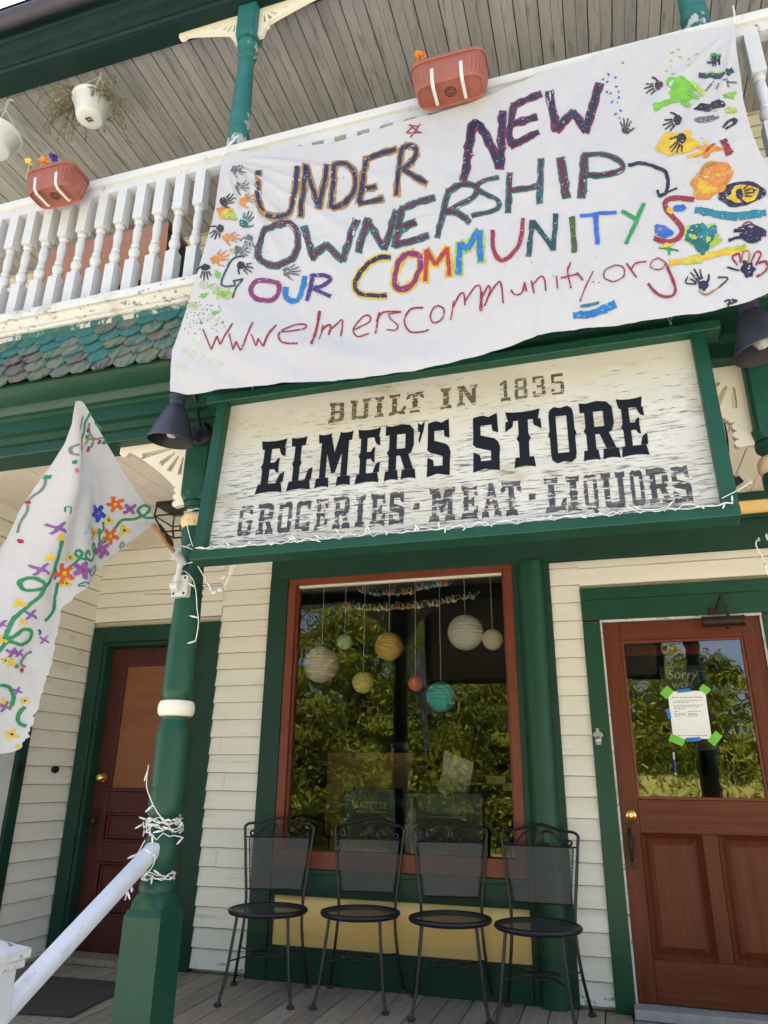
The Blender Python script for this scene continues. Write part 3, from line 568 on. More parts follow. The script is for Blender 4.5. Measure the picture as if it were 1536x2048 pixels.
    if c == '8': return [rc(.06,.58,.3,.92), rc(.7,.58,.94,.92), rc(.02,.1,.28,.44), rc(.72,.1,.98,.44), rc(.12,.87,.88,1), rc(.12,.44,.88,.58), rc(.08,0,.92,.13)]
    if c == '3': return [rc(.08,.87,.86,1), rc(.08,.7,.28,.87), rc(.68,.56,.92,.9), rc(.36,.45,.84,.57), rc(.7,.1,.96,.46), rc(.08,0,.88,.13), rc(.04,.13,.26,.3)]
    if c == '5': return [rc(.08,.86,.94,1), rc(.08,.5,.28,.86), rc(.28,.5,.86,.62), rc(.7,.1,.96,.54), rc(.08,0,.88,.13), rc(.04,.13,.26,.28)]
    if c == '-': return [rc(0,.4,1,.6)]
    if c == "'": return [[(.1,1.02),(.5,.97),(.95,1.04),(.8,.86),(.35,.62),(.2,.68),(.4,.82),(.12,.86)]]
def set_line(name, mat, glyphs, base, top, zoom):        # glyphs: (char, x0, x1) in a zoomed view of the photo; base/top: two pixels each
    def lin(pp, x): (x0, y0), (x1, y1) = pp; return y0+(y1-y0)*(x-x0)/(x1-x0)
    if isinstance(glyphs[0], list):
        for g_ in glyphs: set_line(name, mat, g_, base, top, zoom)
        return
    b = B()
    for c, x0, x1 in glyphs:
        u0, v0 = suv(x0, lin(base, x0)); u1, v1 = suv(x1, lin(base, x1)); ut0, vt0 = suv(x0, lin(top, x0)); ut1, vt1 = suv(x1, lin(top, x1))
        for i, pg in enumerate(glyph(c)):
            off = .0012+.00022*i
            P = []
            for gx, gy in pg:
                P.append(sp(u0+(u1-u0)*gx, (v0+(v1-v0)*gx)*(1-gy)+(vt0+(vt1-vt0)*gx)*gy, off))
            b.flat(P)
    b.build(name, mat, sign, sharp=180)
def zx(z): 
    return (lambda x: x/2.648+420) if z == 2 else (lambda x: x/2.667+960)
def zy(z): return (lambda y: y/2.648+640) if z == 2 else (lambda y: y/2.667+640)
def G(lst, *cuts):
    g = [(c, zx(z)(a), zx(z)(d)) for c, z, a, d in lst]; cuts = (0,)+cuts+(len(g),); return [g[a:c] for a, c in zip(cuts, cuts[1:])]
m_let = M('black_sign_paint', (.004,.005,.009), .65, (.006,.008,.013), 6, st=(1,1,5), spec=.25, dirt=((.012,.013,.018), 8, .6, (.6,1,6)), bump=.2, bs=40, bst=(.2,1,2))
m_let2 = M('worn_sign_paint', (.03,.03,.04), .6, (.07,.068,.075), 8, st=(1,1,5), peel=((.55,.52,.45), 15, .562, (1,1,6)), dirt=((.16,.155,.15), 7, .55, (1,1,4)), bump=.2)
m_let3 = M('brown_worn_sign_paint', (.075,.067,.052), .6, (.12,.108,.088), 8, st=(1,1,5), peel=((.57,.5,.38), 14, .55, (1.2,1,6)), dirt=((.19,.16,.12), 9, .52, (1,1,3)), bump=.2)
set_line('sign_lettering', m_let, G([('E',2,237,380),('L',2,403,530),('M',2,552,742),('E',2,765,893),('R',2,920,1086),("'",2,1090,1136),('S',2,1148,1275),('S',3,-36,112),('T',3,146,338),('O',3,377,526),('R',3,555,748),('E',3,757,905)], 7),
         ((zx(2)(235),zy(2)(921)),(zx(3)(908),zy(3)(714))), ((zx(2)(255),zy(2)(651)),(zx(3)(875),zy(3)(411))), 0)
set_line('sign_lettering', m_let2, G([('G',2,138,216),('R',2,240,330),('O',2,350,427),('C',2,443,527),('E',2,548,618),('R',2,645,738),('I',2,764,818),('E',2,842,925),('S',2,946,1028),('-',2,1075,1108),('M',2,1160,1300),('E',2,1330,1420),('A',3,15,112),('T',3,118,226),('-',3,266,302),('L',3,350,465),('I',3,470,545),('Q',3,562,640),('U',3,660,790),('O',3,815,890),('R',3,908,1030),('S',3,1040,1143)], 9, 10, 14, 15),
         ((zx(2)(138),zy(2)(1147)),(zx(3)(1143),zy(3)(970))), ((zx(2)(145),zy(2)(990)),(zx(3)(1110),zy(3)(778))), 0)
set_line('sign_lettering', m_let3, G([('B',2,625,710),('U',2,738,845),('I',2,870,920),('L',2,945,1035),('T',2,1040,1130),('I',2,1220,1280),('N',2,1308,1420),('1',3,105,165),('8',3,185,258),('3',3,280,355),('5',3,380,455)], 5, 7),
         ((zx(2)(625),zy(2)(549)),(zx(3)(455),zy(3)(393))), ((zx(2)(630),zy(2)(443)),(zx(3)(450),zy(3)(282))), 0)

# ================================================================ painted banner
BP0 = V((0, -1.975, 4.5)); BS = .14                       # cloth plane leans out over the shingled skirt
BN = V((0, -1, BS)).normalized()
# plane: y = -1.975 - (4.5 - z)*BS  ->  normal proportional to (0,-1,BS)
def relief(px, py):
    z = 0
    d = math.hypot(px-445, py-312)
    for a0, w_, am in ((.12,.035,.010),(.33,.03,.008),(.55,.04,.012),(.8,.04,.010),(1.05,.05,.012),(1.3,.04,.008)):   # folds fanning from the tied corner
        a = math.atan2(py-312, px-445); z += am*math.exp(-((a-a0)/w_)**2)*min(1, d/60)*math.exp(-d/420)
    d2 = math.hypot(px-1470, py-45)
    for a0, w_, am in ((1.75,.05,.010),(2.0,.05,.008),(2.35,.06,.008)):
        a = math.atan2(py-45, px-1470); z += am*math.exp(-((a-a0)/w_)**2)*min(1, d2/60)*math.exp(-d2/420)
    for k, am, w_ in ((0,.024,34),(1,.018,30),(2,.014,26)):                                                    # slack swags low on the left
        cx, cy, r = 770, 520, 210+k*62
        dd = math.hypot((px-cx)*.62, py-cy)-r
        z += am*math.exp(-(dd/w_)**2)*max(0, min(1, (py-600)/90))*max(0, 1-abs(px-640)/420)
    z += .012*math.sin(px/95+py/210)*max(0, min(1, (py-420)/260)) + .006*math.sin(px/47-py/80)
    z += .018*max(0, min(1, (py-560)/200))*math.sin((px-300)/150)
    z += .004*noise.noise(V((px/38, py/55, 1.3)))+.0022*noise.noise(V((px/15, py/20, 7.7)))
    z += .003*math.exp(-((px-705+.1*(py-500))/5)**2)+.003*math.exp(-((px-1090+.05*(py-400))/5)**2)+.0025*math.exp(-((py-470+.235*(px-700))/5)**2)
    return z*1.4
def bmap(px, py, off=0): p = atp(px, py, BP0, BN); return p + BN*(relief(px, py)+off)
banner = thing('banner', (-.5, -2.1, 2.7), 'big white hand painted cloth banner reading UNDER NEW OWNERSHIP, tied to the balcony railing', 'banner')
def poly_at(P, t):                                       # point at arc fraction t of a polyline
    L = [0]
    for a, c in zip(P, P[1:]): L.append(L[-1]+math.hypot(c[0]-a[0], c[1]-a[1]))
    d = t*L[-1]
    for i in range(len(P)-1):
        if d <= L[i+1] or i == len(P)-2:
            q = (d-L[i])/(L[i+1]-L[i]); return (P[i][0]+(P[i+1][0]-P[i][0])*q, P[i][1]+(P[i+1][1]-P[i][1])*q)
ET = [(443,311),(470,302),(512,305),(560,297),(612,293),(680,279),(729,267),(800,248),(875,227),(950,198),(1024,173),(1090,147),(1157,120),(1260,93),(1357,68),(1420,54),(1470,44)]
EB = [(345,788),(380,795),(420,793),(480,789),(560,781),(613,774),(700,763),(828,746),(900,725),(960,708),(1024,694),(1115,664),(1180,652),(1252,645),(1330,637),(1397,627),(1450,612),(1500,601),(1550,583),(1640,560)]
EL = [(443,311),(436,360),(429,410),(415,480),(400,545),(385,592),(362,665),(347,705),(346,750),(345,788)]
ER = [(1470,44),(1472,80),(1480,140),(1488,200),(1502,255),(1518,300),(1540,345),(1580,430),(1612,500),(1640,560)]
def coons(u, v):
    t, b_, l, r_ = poly_at(ET, u), poly_at(EB, u), poly_at(EL, v), poly_at(ER, v)
    c00, c10, c01, c11 = ET[0], ET[-1], EB[0], EB[-1]
    return [(1-v)*t[i]+v*b_[i]+(1-u)*l[i]+u*r_[i]-((1-u)*(1-v)*c00[i]+u*(1-v)*c10[i]+(1-u)*v*c01[i]+u*v*c11[i]) for i in (0, 1)]
b = B(); b.sheet(lambda u, v: bmap(*coons(u, v)), 220, 130); b.build('canvas', m_cloth, banner, sharp=180)
for P in ((443,311,(478,270)),(1470,44,(1466,12))):
    a = bmap(P[0], P[1], .002); c = aty(P[2][0], P[2][1], -1.9); B().tube([a, (a+c)/2+V((0,-.01,0)), c], .004, 6).build('tie_cord', m_wire, banner)

class Brush:
    def __init__(s, mapf): s.b = B(); s.map = mapf
    def stroke(s, pts, w_, layer, m=0, n=5, taper=0, jit=.16, curve=True):
        P = smooth([V((x, y, 0)) for x, y in pts], n) if curve and len(pts) > 2 else [V((x, y, 0)) for x, y in pts]
        Q = [P[0]]                                        # even steps
        for a, c in zip(P, P[1:]):
            k = max(1, int((c-a).length/7)); Q += [a+(c-a)*(i/k) for i in range(1, k+1)]
        L, R_ = [], []
        sd1, sd2 = RND.uniform(0, 99), RND.uniform(0, 99)
        for i, p in enumerate(Q):
            t = Q[min(i+1, len(Q)-1)]-Q[max(i-1, 0)]; t.normalize(); nn = V((-t.y, t.x, 0)); f = i/max(1, len(Q)-1)
            h = w_/2*(1-taper*f)
            L.append(p+nn*h*(1+jit*1.6*noise.noise(V((i*.55, sd1, 0))))); R_.append(p-nn*h*(1+jit*1.6*noise.noise(V((i*.55, sd2, 0)))))
        k = len(s.b.v)
        for a, c in zip(L, R_): s.b.v += [s.map(a.x, a.y, layer), s.map(c.x, c.y, layer)]
        for i in range(len(Q)-1): s.b.f.append([k+2*i, k+2*i+1, k+2*i+3, k+2*i+2]); s.b.m.append(m)
    def blob(s, cx, cy, rx, ry, layer, m=0, ang=0, rough=.25, n=26, freq=1.6):
        sd = RND.uniform(0, 99); k = len(s.b.v); s.b.v.append(s.map(cx, cy, layer)); ca, sa = math.cos(ang), math.sin(ang)
        for rg in (.5, 1):
            for i in range(n):
                th = 2*math.pi*i/n; r_ = rg*(1+rough*(noise.noise(V((math.cos(th)*freq, math.sin(th)*freq, sd)))*1.3+.35*noise.noise(V((math.cos(th)*7, math.sin(th)*7, sd)))) if rg == 1 else 1)
                x, y = rx*r_*math.cos(th), ry*r_*math.sin(th); s.b.v.append(s.map(cx+x*ca-y*sa, cy+x*sa+y*ca, layer))
        for i in range(n):
            j = (i+1) % n; s.b.f += [[k, k+1+i, k+1+j], [k+1+i, k+1+n+i, k+1+n+j, k+1+j]]; s.b.m += [m, m]
    def hand(s, cx, cy, sz, ang, layer, m=0, m2=None):
        c, q = math.cos(ang), math.sin(ang); f = lambda u, v: (cx+(u*c-v*q)*sz, cy+(u*q+v*c)*sz)
        s.blob(*f(0, 0), sz*.34, sz*.36, layer, m, ang, .3)
        for th, l, w_ in ((-.62,.95,.15),(-.25,1.15,.16),(.08,1.2,.16),(.4,1.05,.15)):
            a = (.3*math.cos(th*1.0), .36*math.sin(th*1.6))
            s.stroke([f(a[0]+.1, a[1]), f(.72*math.cos(th), .72*math.sin(th)), f(l*math.cos(th), l*math.sin(th))], sz*w_, layer+.0004, m2 if m2 is not None else m, 3, .35, .3)
        s.stroke([f(0,.3), f(.15,.55), f(.4,.75)], sz*.17, layer+.0006, m, 3, .3, .3)
    def make(s, name, mats, parent): return s.b.build(name, mats, parent, sharp=180)
def ZA(*p): return [(340+x/2.56, 280+y/2.56) for x, y in p]
def ZB(*p): return [(900+x/2.415, 280+y/2.415) for x, y in p]
def Z2(*p): return [(512+x/3, y/3) for x, y in p]
def Z3(*p): return [(1024+x/3, y/3) for x, y in p]
PC = dict(navy=(.012,.012,.05), ochre=(.42,.22,.06), maroon=(.11,.012,.03), teal=(.01,.16,.16), plum=(.2,.012,.07), magenta=(.25,.02,.14), blue=(.01,.2,.55), purple=(.06,.02,.18), yellow=(.78,.52,.02),
          red=(.5,.03,.02), crimson=(.33,.015,.035), dteal=(.01,.06,.075), olive=(.06,.11,.01), royal=(.03,.14,.6), green=(.01,.33,.08), orange=(.75,.27,.03), black=(.018,.016,.018), grey=(.14,.14,.15), lime=(.2,.55,.03), brown=(.06,.028,.024), aqua=(.02,.22,.3), ygreen=(.45,.6,.05))
PM = {k: paintmat('brushed_paint_'+k, tuple(q*.58 for q in v), (.5,.49,.5), .345 if k not in ('grey','ygreen') else .3, 70) for k, v in PC.items()}
def word(name, fill, edge, letters, parent=None):
    """letters: list of letters, each a list of (points, width, curved)"""
    br = Brush(bmap)
    for L in letters:
        for i, (p, w_, cv) in enumerate(L): 
            if edge:
                pp = list(p)
                if cv is False and len(pp) == 2:         # run the outline a little past the ends
                    a, c = V((*pp[0], 0)), V((*pp[1], 0)); d = (c-a).normalized()*3.0; pp = [(a-d)[:2], (c+d)[:2]]
                br.stroke(pp, w_+6.4, .0016+.00012*i, 1, curve=cv, jit=.3)
        for i, (p, w_, cv) in enumerate(L): br.stroke(p, w_-.6, .0032+.00012*i, 0, curve=cv, jit=.28)
    return br.make(name, [PM[fill], PM[edge or fill]], banner)
def l2(Zf, w_, *segs): return [(Zf(*s_[0]) if isinstance(s_, tuple) and isinstance(s_[0], list) else Zf(*s_), w_, len(s_) > 2) for s_ in segs]
A8 = 8.6
word('banner_lettering', 'navy', 'ochre', [
    l2(ZA, A8, [(457,158),(452,290),(475,365),(535,397),(598,392),(630,345),(648,245),(655,143)]),
    l2(ZA, A8, [(672,402),(700,140)], [(700,145),(768,362)], [(765,362),(806,130)]),
    l2(ZA, A8, [(842,128),(826,352)], [(832,128),(895,115),(942,165),(942,255),(895,325),(828,352)]),
    l2(ZA, A8, [(1003,102),(968,330)], [(998,98),(1158,50)], [(985,248),(1052,232)], [(968,328),(1088,295)]),
    l2(ZA, A8, [(1187,52),(1157,280)], [(1185,52),(1235,38),(1265,68),(1242,118),(1190,162)], [(1195,160),(1316,232)])])
word('banner_lettering', 'navy', 'plum', [
    l2(Z2, 11.5, [(1248,1090),(1295,745)], [(1290,752),(1330,738),(1400,850),(1462,995)], [(1464,1000),(1480,672)]),
    l2(Z3, 8.5, [(8,640),(-15,800),(0,872)][:2]+[(0,872)], [(5,640),(172,576)], [(10,745),(145,710)], [(-5,868),(155,802)]),
    l2(Z3, 11.5, [(222,562),(268,795)], [(268,790),(370,680)], [(368,680),(440,792)], [(440,795),(525,497)])])
word('banner_lettering', 'maroon', 'teal', [
    l2(ZA, A8, [(555,434),(625,440),(660,500),(650,575),(600,632),(530,645),(465,615),(448,560),(478,480),(525,440),(560,434)]),
    l2(ZA, A8, [(692,455),(738,618)], [(735,615),(805,545)], [(805,545),(885,622)], [(885,622),(958,412)]),
    l2(ZA, A8, [(968,575),(1012,402)], [(1008,405),(1095,552)], [(1095,552),(1160,362)]),
    l2(ZA, A8, [(1187,352),(1150,538)], [(1185,348),(1352,300)], [(1170,450),(1255,420)], [(1150,530),(1318,488)]),
    l2(ZA, 6.4, [(1428,270),(1370,495)], [(1428,275),(1500,238),(1575,250),(1540,310),(1430,370),(1412,378)]) + l2(ZB, 6.4, [(-5,355),(45,365),(100,408)]),
    l2(ZB, 4.2, [(236,175),(175,192),(130,232),(165,262),(225,285),(235,318),(190,350),(105,377)]),
    l2(ZB, 7.4, [(288,158),(280,342)], [(284,242),(432,226)], [(440,100),(432,300)]),
    l2(ZB, 12.5, [(535,98),(562,285)]),
    l2(ZB, 11, [(652,90),(635,285)]) + l2(ZB, 6, [(640,86),(720,74),(800,90),(836,125),(800,163),(725,184),(650,186)])])
word('banner_lettering', 'magenta', None, [l2(ZA, 10, [(490,724),(548,734),(560,780),(528,822),(465,830),(424,800),(428,755),(458,730),(495,724)])])
word('banner_lettering', 'blue', None, [l2(ZA, 11, [(597,755),(592,800),(622,825),(660,812),(684,760),(694,700)])])
word('banner_lettering', 'blue', 'ygreen', [l2(ZB, 13, [(48,500),(40,650)], [(50,505),(88,535)], [(86,535),(142,445)], [(142,448),(152,600)])])
word('banner_lettering', 'purple', None, [l2(ZA, 9, [(733,705),(705,830)]) + l2(ZA, 8, [(718,706),(785,698),(824,716),(780,752),(728,764)], [(735,765),(825,804)])])
word('banner_lettering', 'navy', 'yellow', [l2(ZA, 9, [(1130,598),(1060,606),(1000,650),(952,725),(958,775),(1000,798),(1108,788)])])
word('banner_lettering', 'magenta', 'yellow', [l2(ZA, 11, [(1225,566),(1275,590),(1275,660),(1232,735),(1172,756),(1146,715),(1165,630),(1200,580),(1228,567)])])
word('banner_lettering', 'red', 'yellow', [l2(ZA, 9, [(1305,718),(1312,560)], [(1314,558),(1358,635)], [(1358,635),(1420,552)], [(1420,552),(1430,695)])])
word('banner_lettering', 'crimson', None, [l2(ZB, 9, [(206,440),(212,540),(250,594),(305,560),(342,480),(352,375)])])
word('banner_lettering', 'dteal', None, [l2(ZB, 11, [(396,385),(380,570)], [(398,388),(500,528)], [(498,530),(512,355)])])
word('banner_lettering', 'olive', None, [l2(ZB, 11, [(590,375),(602,545)])])
word('banner_lettering', 'royal', None, [l2(ZB, 8, [(628,377),(805,360)]) + l2(ZB, 10, [(704,372),(714,515)])])
word('banner_lettering', 'green', None, [l2(ZB, 8.5, [(830,350),(905,393)], [(936,310),(888,430),(848,515)])])
br = Brush(bmap)
br.stroke(ZB((1178,288),(1110,275),(1045,292),(1045,335),(1090,380),(1122,430),(1100,470),(1045,490),(985,475)), 10.5, .003)
br.blob(*ZB((1113,324))[0], 13.5, 6.5, .0035, 1, -.25); br.blob(*ZB((1032,438))[0], 18, 13, .0035, 1, .2); br.blob(*ZB((1015,430))[0], 4, 4, .004, 2); br.blob(*ZB((1060,340))[0], 7, 6, .0045, 3)
br.make('banner_lettering', [PM['crimson'], PM['royal'], PM['ochre'], PM['yellow']], banner)
U = 2.9
url = [ZA((188,995),(235,1105)), ZA((235,1105),(268,1042)), ZA((268,1042),(285,1085)), ZA((285,1085),(346,978)), ZA((330,1030),(352,1118)), ZA((352,1118),(366,1072)), ZA((366,1072),(392,1122)), ZA((392,1122),(446,966)),
       ZA((440,1032),(468,1095)), ZA((468,1095),(478,1058)), ZA((478,1058),(502,1096)), ZA((502,1096),(560,972)),
       ZA((592,1012),(690,968),(690,946),(640,958),(588,1005),(580,1050),(610,1076),(672,1070)), ZA((770,880),(738,1070)), ZA((786,952),(772,1036)), ZA((778,990),(798,962),(824,950),(816,1005)), ZA((815,985),(850,940),(882,922),(875,1005)),
       ZA((945,968),(1020,932),(1022,905),(985,910),(938,965),(958,1002),(1018,990)), ZA((1072,880),(1050,990)), ZA((1058,930),(1078,890),(1110,872),(1180,870)), ZA((1178,872),(1120,885),(1130,912),(1165,945),(1150,970),(1108,970)),
       ZA((1292,845),(1230,856),(1196,910),(1218,968),(1260,978),(1322,960)), ZA((1370,838),(1400,860),(1385,910),(1345,925),(1328,890),(1345,850),(1372,838)),
       ZB((0,860),(16,772)), ZB((12,800),(48,748),(68,745),(72,800)), ZB((72,785),(118,722),(148,720),(150,830)), ZB((150,832),(153,740)), ZB((153,775),(185,718),(196,742),(168,812)), ZB((185,770),(232,705),(250,712),(260,802)),
       ZB((296,738),(318,762),(350,748),(364,700)), ZB((362,700),(372,745)), ZB((394,690),(408,752)), ZB((400,710),(435,675),(456,678),(464,735)), ZB((514,660),(521,722)), ZB((582,588),(568,640),(585,716)), ZB((535,668),(622,648)),
       ZB((612,642),(642,682)), ZB((692,636),(655,710),(626,778)), ZB((690,686),(696,692)), ZB((795,618),(838,630),(838,670),(790,692),(745,672),(752,635),(800,618)), ZB((852,610),(902,672)), ZB((872,640),(900,605),(950,592)),
       ZB((1005,572),(1042,600),(1012,630),(968,618),(978,588),(1005,574)), ZB((1040,600),(1075,670),(1088,735),(1055,762),(1000,745),(956,700))]
br = Brush(bmap)
for i, p in enumerate(url): br.stroke(p, U*(1.9 if i in (13, 28-2, 43) else RND.uniform(.85, 1.25)), .0022+.00004*i, 0, jit=.35)
br.make('web_address', [PM['crimson']], banner)
br = Brush(bmap)
br.stroke(ZB((860,115),(945,112),(1025,138),(1052,190),(1045,245),(1012,272)), 7.5, .0025, jit=.3); br.stroke(ZB((1098,230),(1050,250),(1012,274)), 4, .003, jit=.3); br.stroke(ZB((1002,240),(1012,275)), 5, .0032)
br.make('painted_arrow', [PM['navy']], banner)
br = Brush(bmap)
br.stroke(ZA((388,600),(335,603),(300,650),(272,738),(290,765),(340,762)), 4.2, .0025); br.stroke(ZA((332,732),(380,720)), 4, .0028); br.stroke(ZA((378,722),(350,770),(332,830)), 3.4, .003); br.stroke(ZA((332,732),(345,760)), 3, .0031)
br.make('painted_arrow', [PM['dteal']], banner)
br = Brush(bmap)
for a, c in (((920,760),(990,808)),((990,752),(930,835)),((905,808),(1000,806)),((920,760),(975,770)),((950,765),(905,808))): br.stroke(Z2(a, c), 2.6, .0025+.0002*RND.random())
br.make('painted_star', [PM['crimson']], banner)
HA = math.radians
for px, py, sz, an, c in ((355-25,152,26,.15,'grey'),(345,236,28,.1,'grey'),(270,312,30,-.3,'black'),(370,312,30,-.25,'orange'),(375,425,32,-.9,'teal'),(255,450,30,2.2,'black'),(290,500,30,.0,'orange'),(405,500,30,1.7,'grey'),(235,620,34,-.5,'orange'),(350,560,30,.6,'grey'),(365,645,32,.55,'black'),(190,665,30,1.6,'black'),(600,682,32,-.2,'grey')):
    br = Brush(bmap); x, y = ZA((px, py))[0]; br.hand(x, y, sz*.76, an, .0022); br.make('handprint', [PM[c]], banner)
br = Brush(bmap); x, y = ZA((292,372))[0]; br.blob(x, y, 20, 13, .002, 0, .4, .6); br.blob(x+3, y+3, 14, 9, .0026, 1, .2, .7); br.stroke(ZA((250,400),(280,360),(320,350)), 5, .003, 2, jit=.5); br.make('paint_patch', [PM['orange'], PM['ygreen'], PM['yellow']], banner)
for px, py, sz, an, c in ((880,520,25,2.9,'brown'),(680,782,23,-1.45,'brown'),(995,730,26,2.85,'black')):
    br = Brush(bmap); x, y = Z3((px, py))[0]; br.hand(x, y, sz, an, .0022); br.make('handprint', [PM[c]], banner)
br = Brush(bmap); x, y = Z3((985,868))[0]; br.blob(x, y, 38, 25, .002, 0, -.15, .4); br.hand(x+10, y-8, 27, 2.15, .003, 1); br.make('handprint', [PM['yellow'], PM['black']], banner)
br = Brush(bmap); x, y = Z3((1378,1172))[0]; br.blob(x, y, 46, 25, .002, 0, -.12, .12); br.blob(x+4, y+2, 34, 16, .0026, 1, -.12, .35); br.hand(x-5, y+2, 25, -.15, .0034, 0, 2); br.make('handprint', [PM['navy'], PM['yellow'], PM['brown']], banner)
def patch(mats, *ops):
    br = Brush(bmap); k = 0
    for op in ops:
        k += 1
        if op[0] == 'b': x, y = op[1]; br.blob(x, y, op[2], op[3], .002+.0004*k, op[4], op[5], op[6])
        elif op[0] == 's': br.stroke(op[1], op[2], .002+.0004*k, op[3], jit=.45)
        elif op[0] == 'h': x, y = op[1]; br.hand(x, y, op[2], op[3], .002+.0004*k, op[4])
    return br.make('paint_patch', [PM[m_] for m_ in mats], banner)
z3 = lambda x, y: Z3((x, y))[0]; zb = lambda x, y: ZB((x, y))[0]
patch(['lime','ygreen'], ('b', z3(1010,550), 28, 24, 0, .1, .45), ('s', Z3((850,650),(930,625),(1020,600)), 11, 0), ('s', Z3((1080,500),(1110,540),(1150,590)), 9, 1), ('s', Z3((1020,620),(1070,650)), 7, 0), ('s', Z3((1060,570),(1120,610)), 8, 0))
patch(['green','navy'], ('b', z3(1212,338), 12, 8, 0, 0, .6), ('s', Z3((1212,330),(1214,400)), 7, 1), ('s', Z3((1170,372),(1250,362)), 5, 1), ('s', Z3((1242,340),(1246,385)), 4, 1))
patch(['dteal','ygreen','green'], ('s', Z3((1120,455),(1200,460),(1270,440),(1328,410)), 12, 0), ('s', Z3((1160,448),(1230,432),(1280,425)), 3.5, 1))
patch(['black'], ('b', z3(1180,650), 28, 9, 0, -.15, .4), ('b', z3(1235,635), 14, 9, 0, -.1, .3))
patch(['ygreen'], ('b', z3(1315,665), 12, 8, 0, -.1, .3)); patch(['grey'], ('b', z3(1170,727), 21, 7, 0, -.1, .4))
patch(['black'], ('s', Z3((1262,780),(1300,735),(1345,720),(1330,750),(1280,785)), 4.5, 0), ('b', z3(1335,728), 6, 6, 0, 0, .3))
patch(['orange','yellow','red'], ('b', z3(1165,920), 22, 10, 0, -.2, .7), ('s', Z3((1050,950),(1120,930),(1210,900)), 5, 1), ('s', Z3((1150,860),(1180,900)), 4, 1), ('s', Z3((1160,930),(1215,885)), 5, 2))
patch(['crimson','brown'], ('s', Z3((1262,850),(1300,945)), 13, 0), ('s', Z3((1255,870),(1290,850)), 8, 1), ('s', Z3((1290,880),(1322,930)), 6, 0))
patch(['orange','yellow','ochre'], ('b', z3(1190,1095), 42, 32, 0, -.4, .3), ('b', z3(1170,1110), 28, 20, 1, -.3, .4), ('b', z3(1215,1085), 24, 18, 0, -.4, .5), ('s', Z3((1120,1070),(1160,1020),(1230,990)), 5, 2))
patch(['aqua'], ('s', ZB((1182,340),(1240,352),(1310,365),(1420,372),(1525,362)), 14, 0), ('s', ZB((1300,378),(1420,385),(1500,378)), 6, 0))
patch(['teal','ygreen','aqua'], ('b', zb(1225,462), 36, 27, 1, 0, .3), ('b', zb(1210,470), 30, 23, 0, .3, .5), ('b', zb(1245,440), 18, 12, 2, 0, .7), ('s', ZB((1215,500),(1222,550)), 8, 0), ('s', ZB((1255,500),(1300,480)), 4, 1))
patch(['navy','plum'], ('s', ZB((1345,480),(1400,470),(1500,490)), 6, 0), ('s', ZB((1370,440),(1420,445),(1500,470)), 7, 0), ('b', zb(1455,462), 24, 14, 0, .2, .6), ('s', ZB((1390,430),(1460,420),(1515,450),(1520,480)), 4, 0), ('s', ZB((1410,420),(1440,405),(1470,425)), 3, 1))
patch(['yellow','ygreen'], ('s', ZB((1060,590),(1150,575),(1240,550),(1430,522)), 13, 0), ('s', ZB((1130,590),(1220,575)), 7, 1), ('s', ZB((1330,520),(1420,518)), 5, 1))
patch(['navy','ochre','brown'], ('h', zb(1225,690), 30, -2.2, 0), ('s', ZB((1200,720),(1240,735),(1300,700)), 4, 1), ('s', ZB((1295,650),(1345,655),(1300,700)), 3.5, 2), ('s', ZB((1150,655),(1140,690),(1190,690)), 3, 0))
patch(['navy','crimson','ochre'], ('b', zb(1438,622), 14, 15, 0, 0, .5), ('s', ZB((1390,600),(1365,560),(1395,548),(1405,590)), 3.5, 1), ('s', ZB((1408,590),(1415,545),(1445,545),(1440,595)), 3.5, 2), ('s', ZB((1455,590),(1475,550),(1500,560),(1475,610)), 3.5, 1), ('s', ZB((1480,600),(1525,600),(1525,640),(1480,662)), 4, 1), ('s', ZB((1340,605),(1400,625)), 4, 0))
patch(['blue','aqua'], ('s', ZB((595,845),(660,840),(740,815),(800,790)), 14, 0), ('s', ZB((630,800),(720,785)), 6, 1), ('s', ZB((640,855),(760,825)), 6, 0))
patch(['green','yellow'], ('s', ZB((1010,520),(1055,525),(1105,530)), 4, 0), ('s', ZB((1055,500),(1060,555)), 4.5, 0), ('b', zb(1055,505), 14, 4, 1, -.3, .7)); patch(['black'], ('s', ZB((1325,775),(1350,768),(1345,800)), 4, 0), ('s', ZB((1360,765),(1388,770),(1340,790)), 4, 0))
patch(['grey'], ('s', Z3((1265,485),(1350,485)), 4, 0), ('s', Z3((1290,470),(1300,520)), 3, 0), ('s', Z3((1160,560),(1210,490)), 3, 0), ('s', Z3((1225,540),(1240,500)), 3, 0)); patch(['lime'], ('s', Z3((1270,590),(1310,560),(1350,550)), 6, 0), ('s', Z3((1290,575),(1335,585)), 5, 0))
br = Brush(bmap)
for x, y in ((665,378),(578,438),(620,460),(572,486),(546,468),(626,515),(570,543),(640,545),(600,606),(642,580),(632,610),(652,660),(622,678),(645,700),(580,445),(590,552)): br.blob(*Z3((x, y))[0], RND.uniform(2, 3.8), RND.uniform(1.5, 2.4), .002, 0, RND.uniform(-1, 1), .4, 10)
br.make('paint_dots', [PM['royal']], banner)
br = Brush(bmap)
for x, y in ((998,312),(1110,322),(960,332),(1010,355),(1060,358),(955,380),(950,415),(1060,405),(965,462),(925,440),(1220,678)): br.blob(*Z3((x, y))[0], RND.uniform(2.5, 5), RND.uniform(1.5, 2.2), .002, 0, -.1, .5, 10)
for _ in range(60):
    x, y = RND.uniform(370, 460), RND.uniform(610, 680); br.blob(x, y, 2.2, .8, .002, 1, RND.uniform(-1, 1), .3, 8)
br.make('paint_dots', [PM['ygreen'], PM['olive']], banner)
br = Brush(bmap)
def swirl(x, y, r_, lay, m_): br.stroke([(x+r_*(1-t/22)*math.cos(t*.62), y+r_*.85*(1-t/22)*math.sin(t*.62)) for t in range(20)], 1.5, lay, m_, 2, jit=.3)
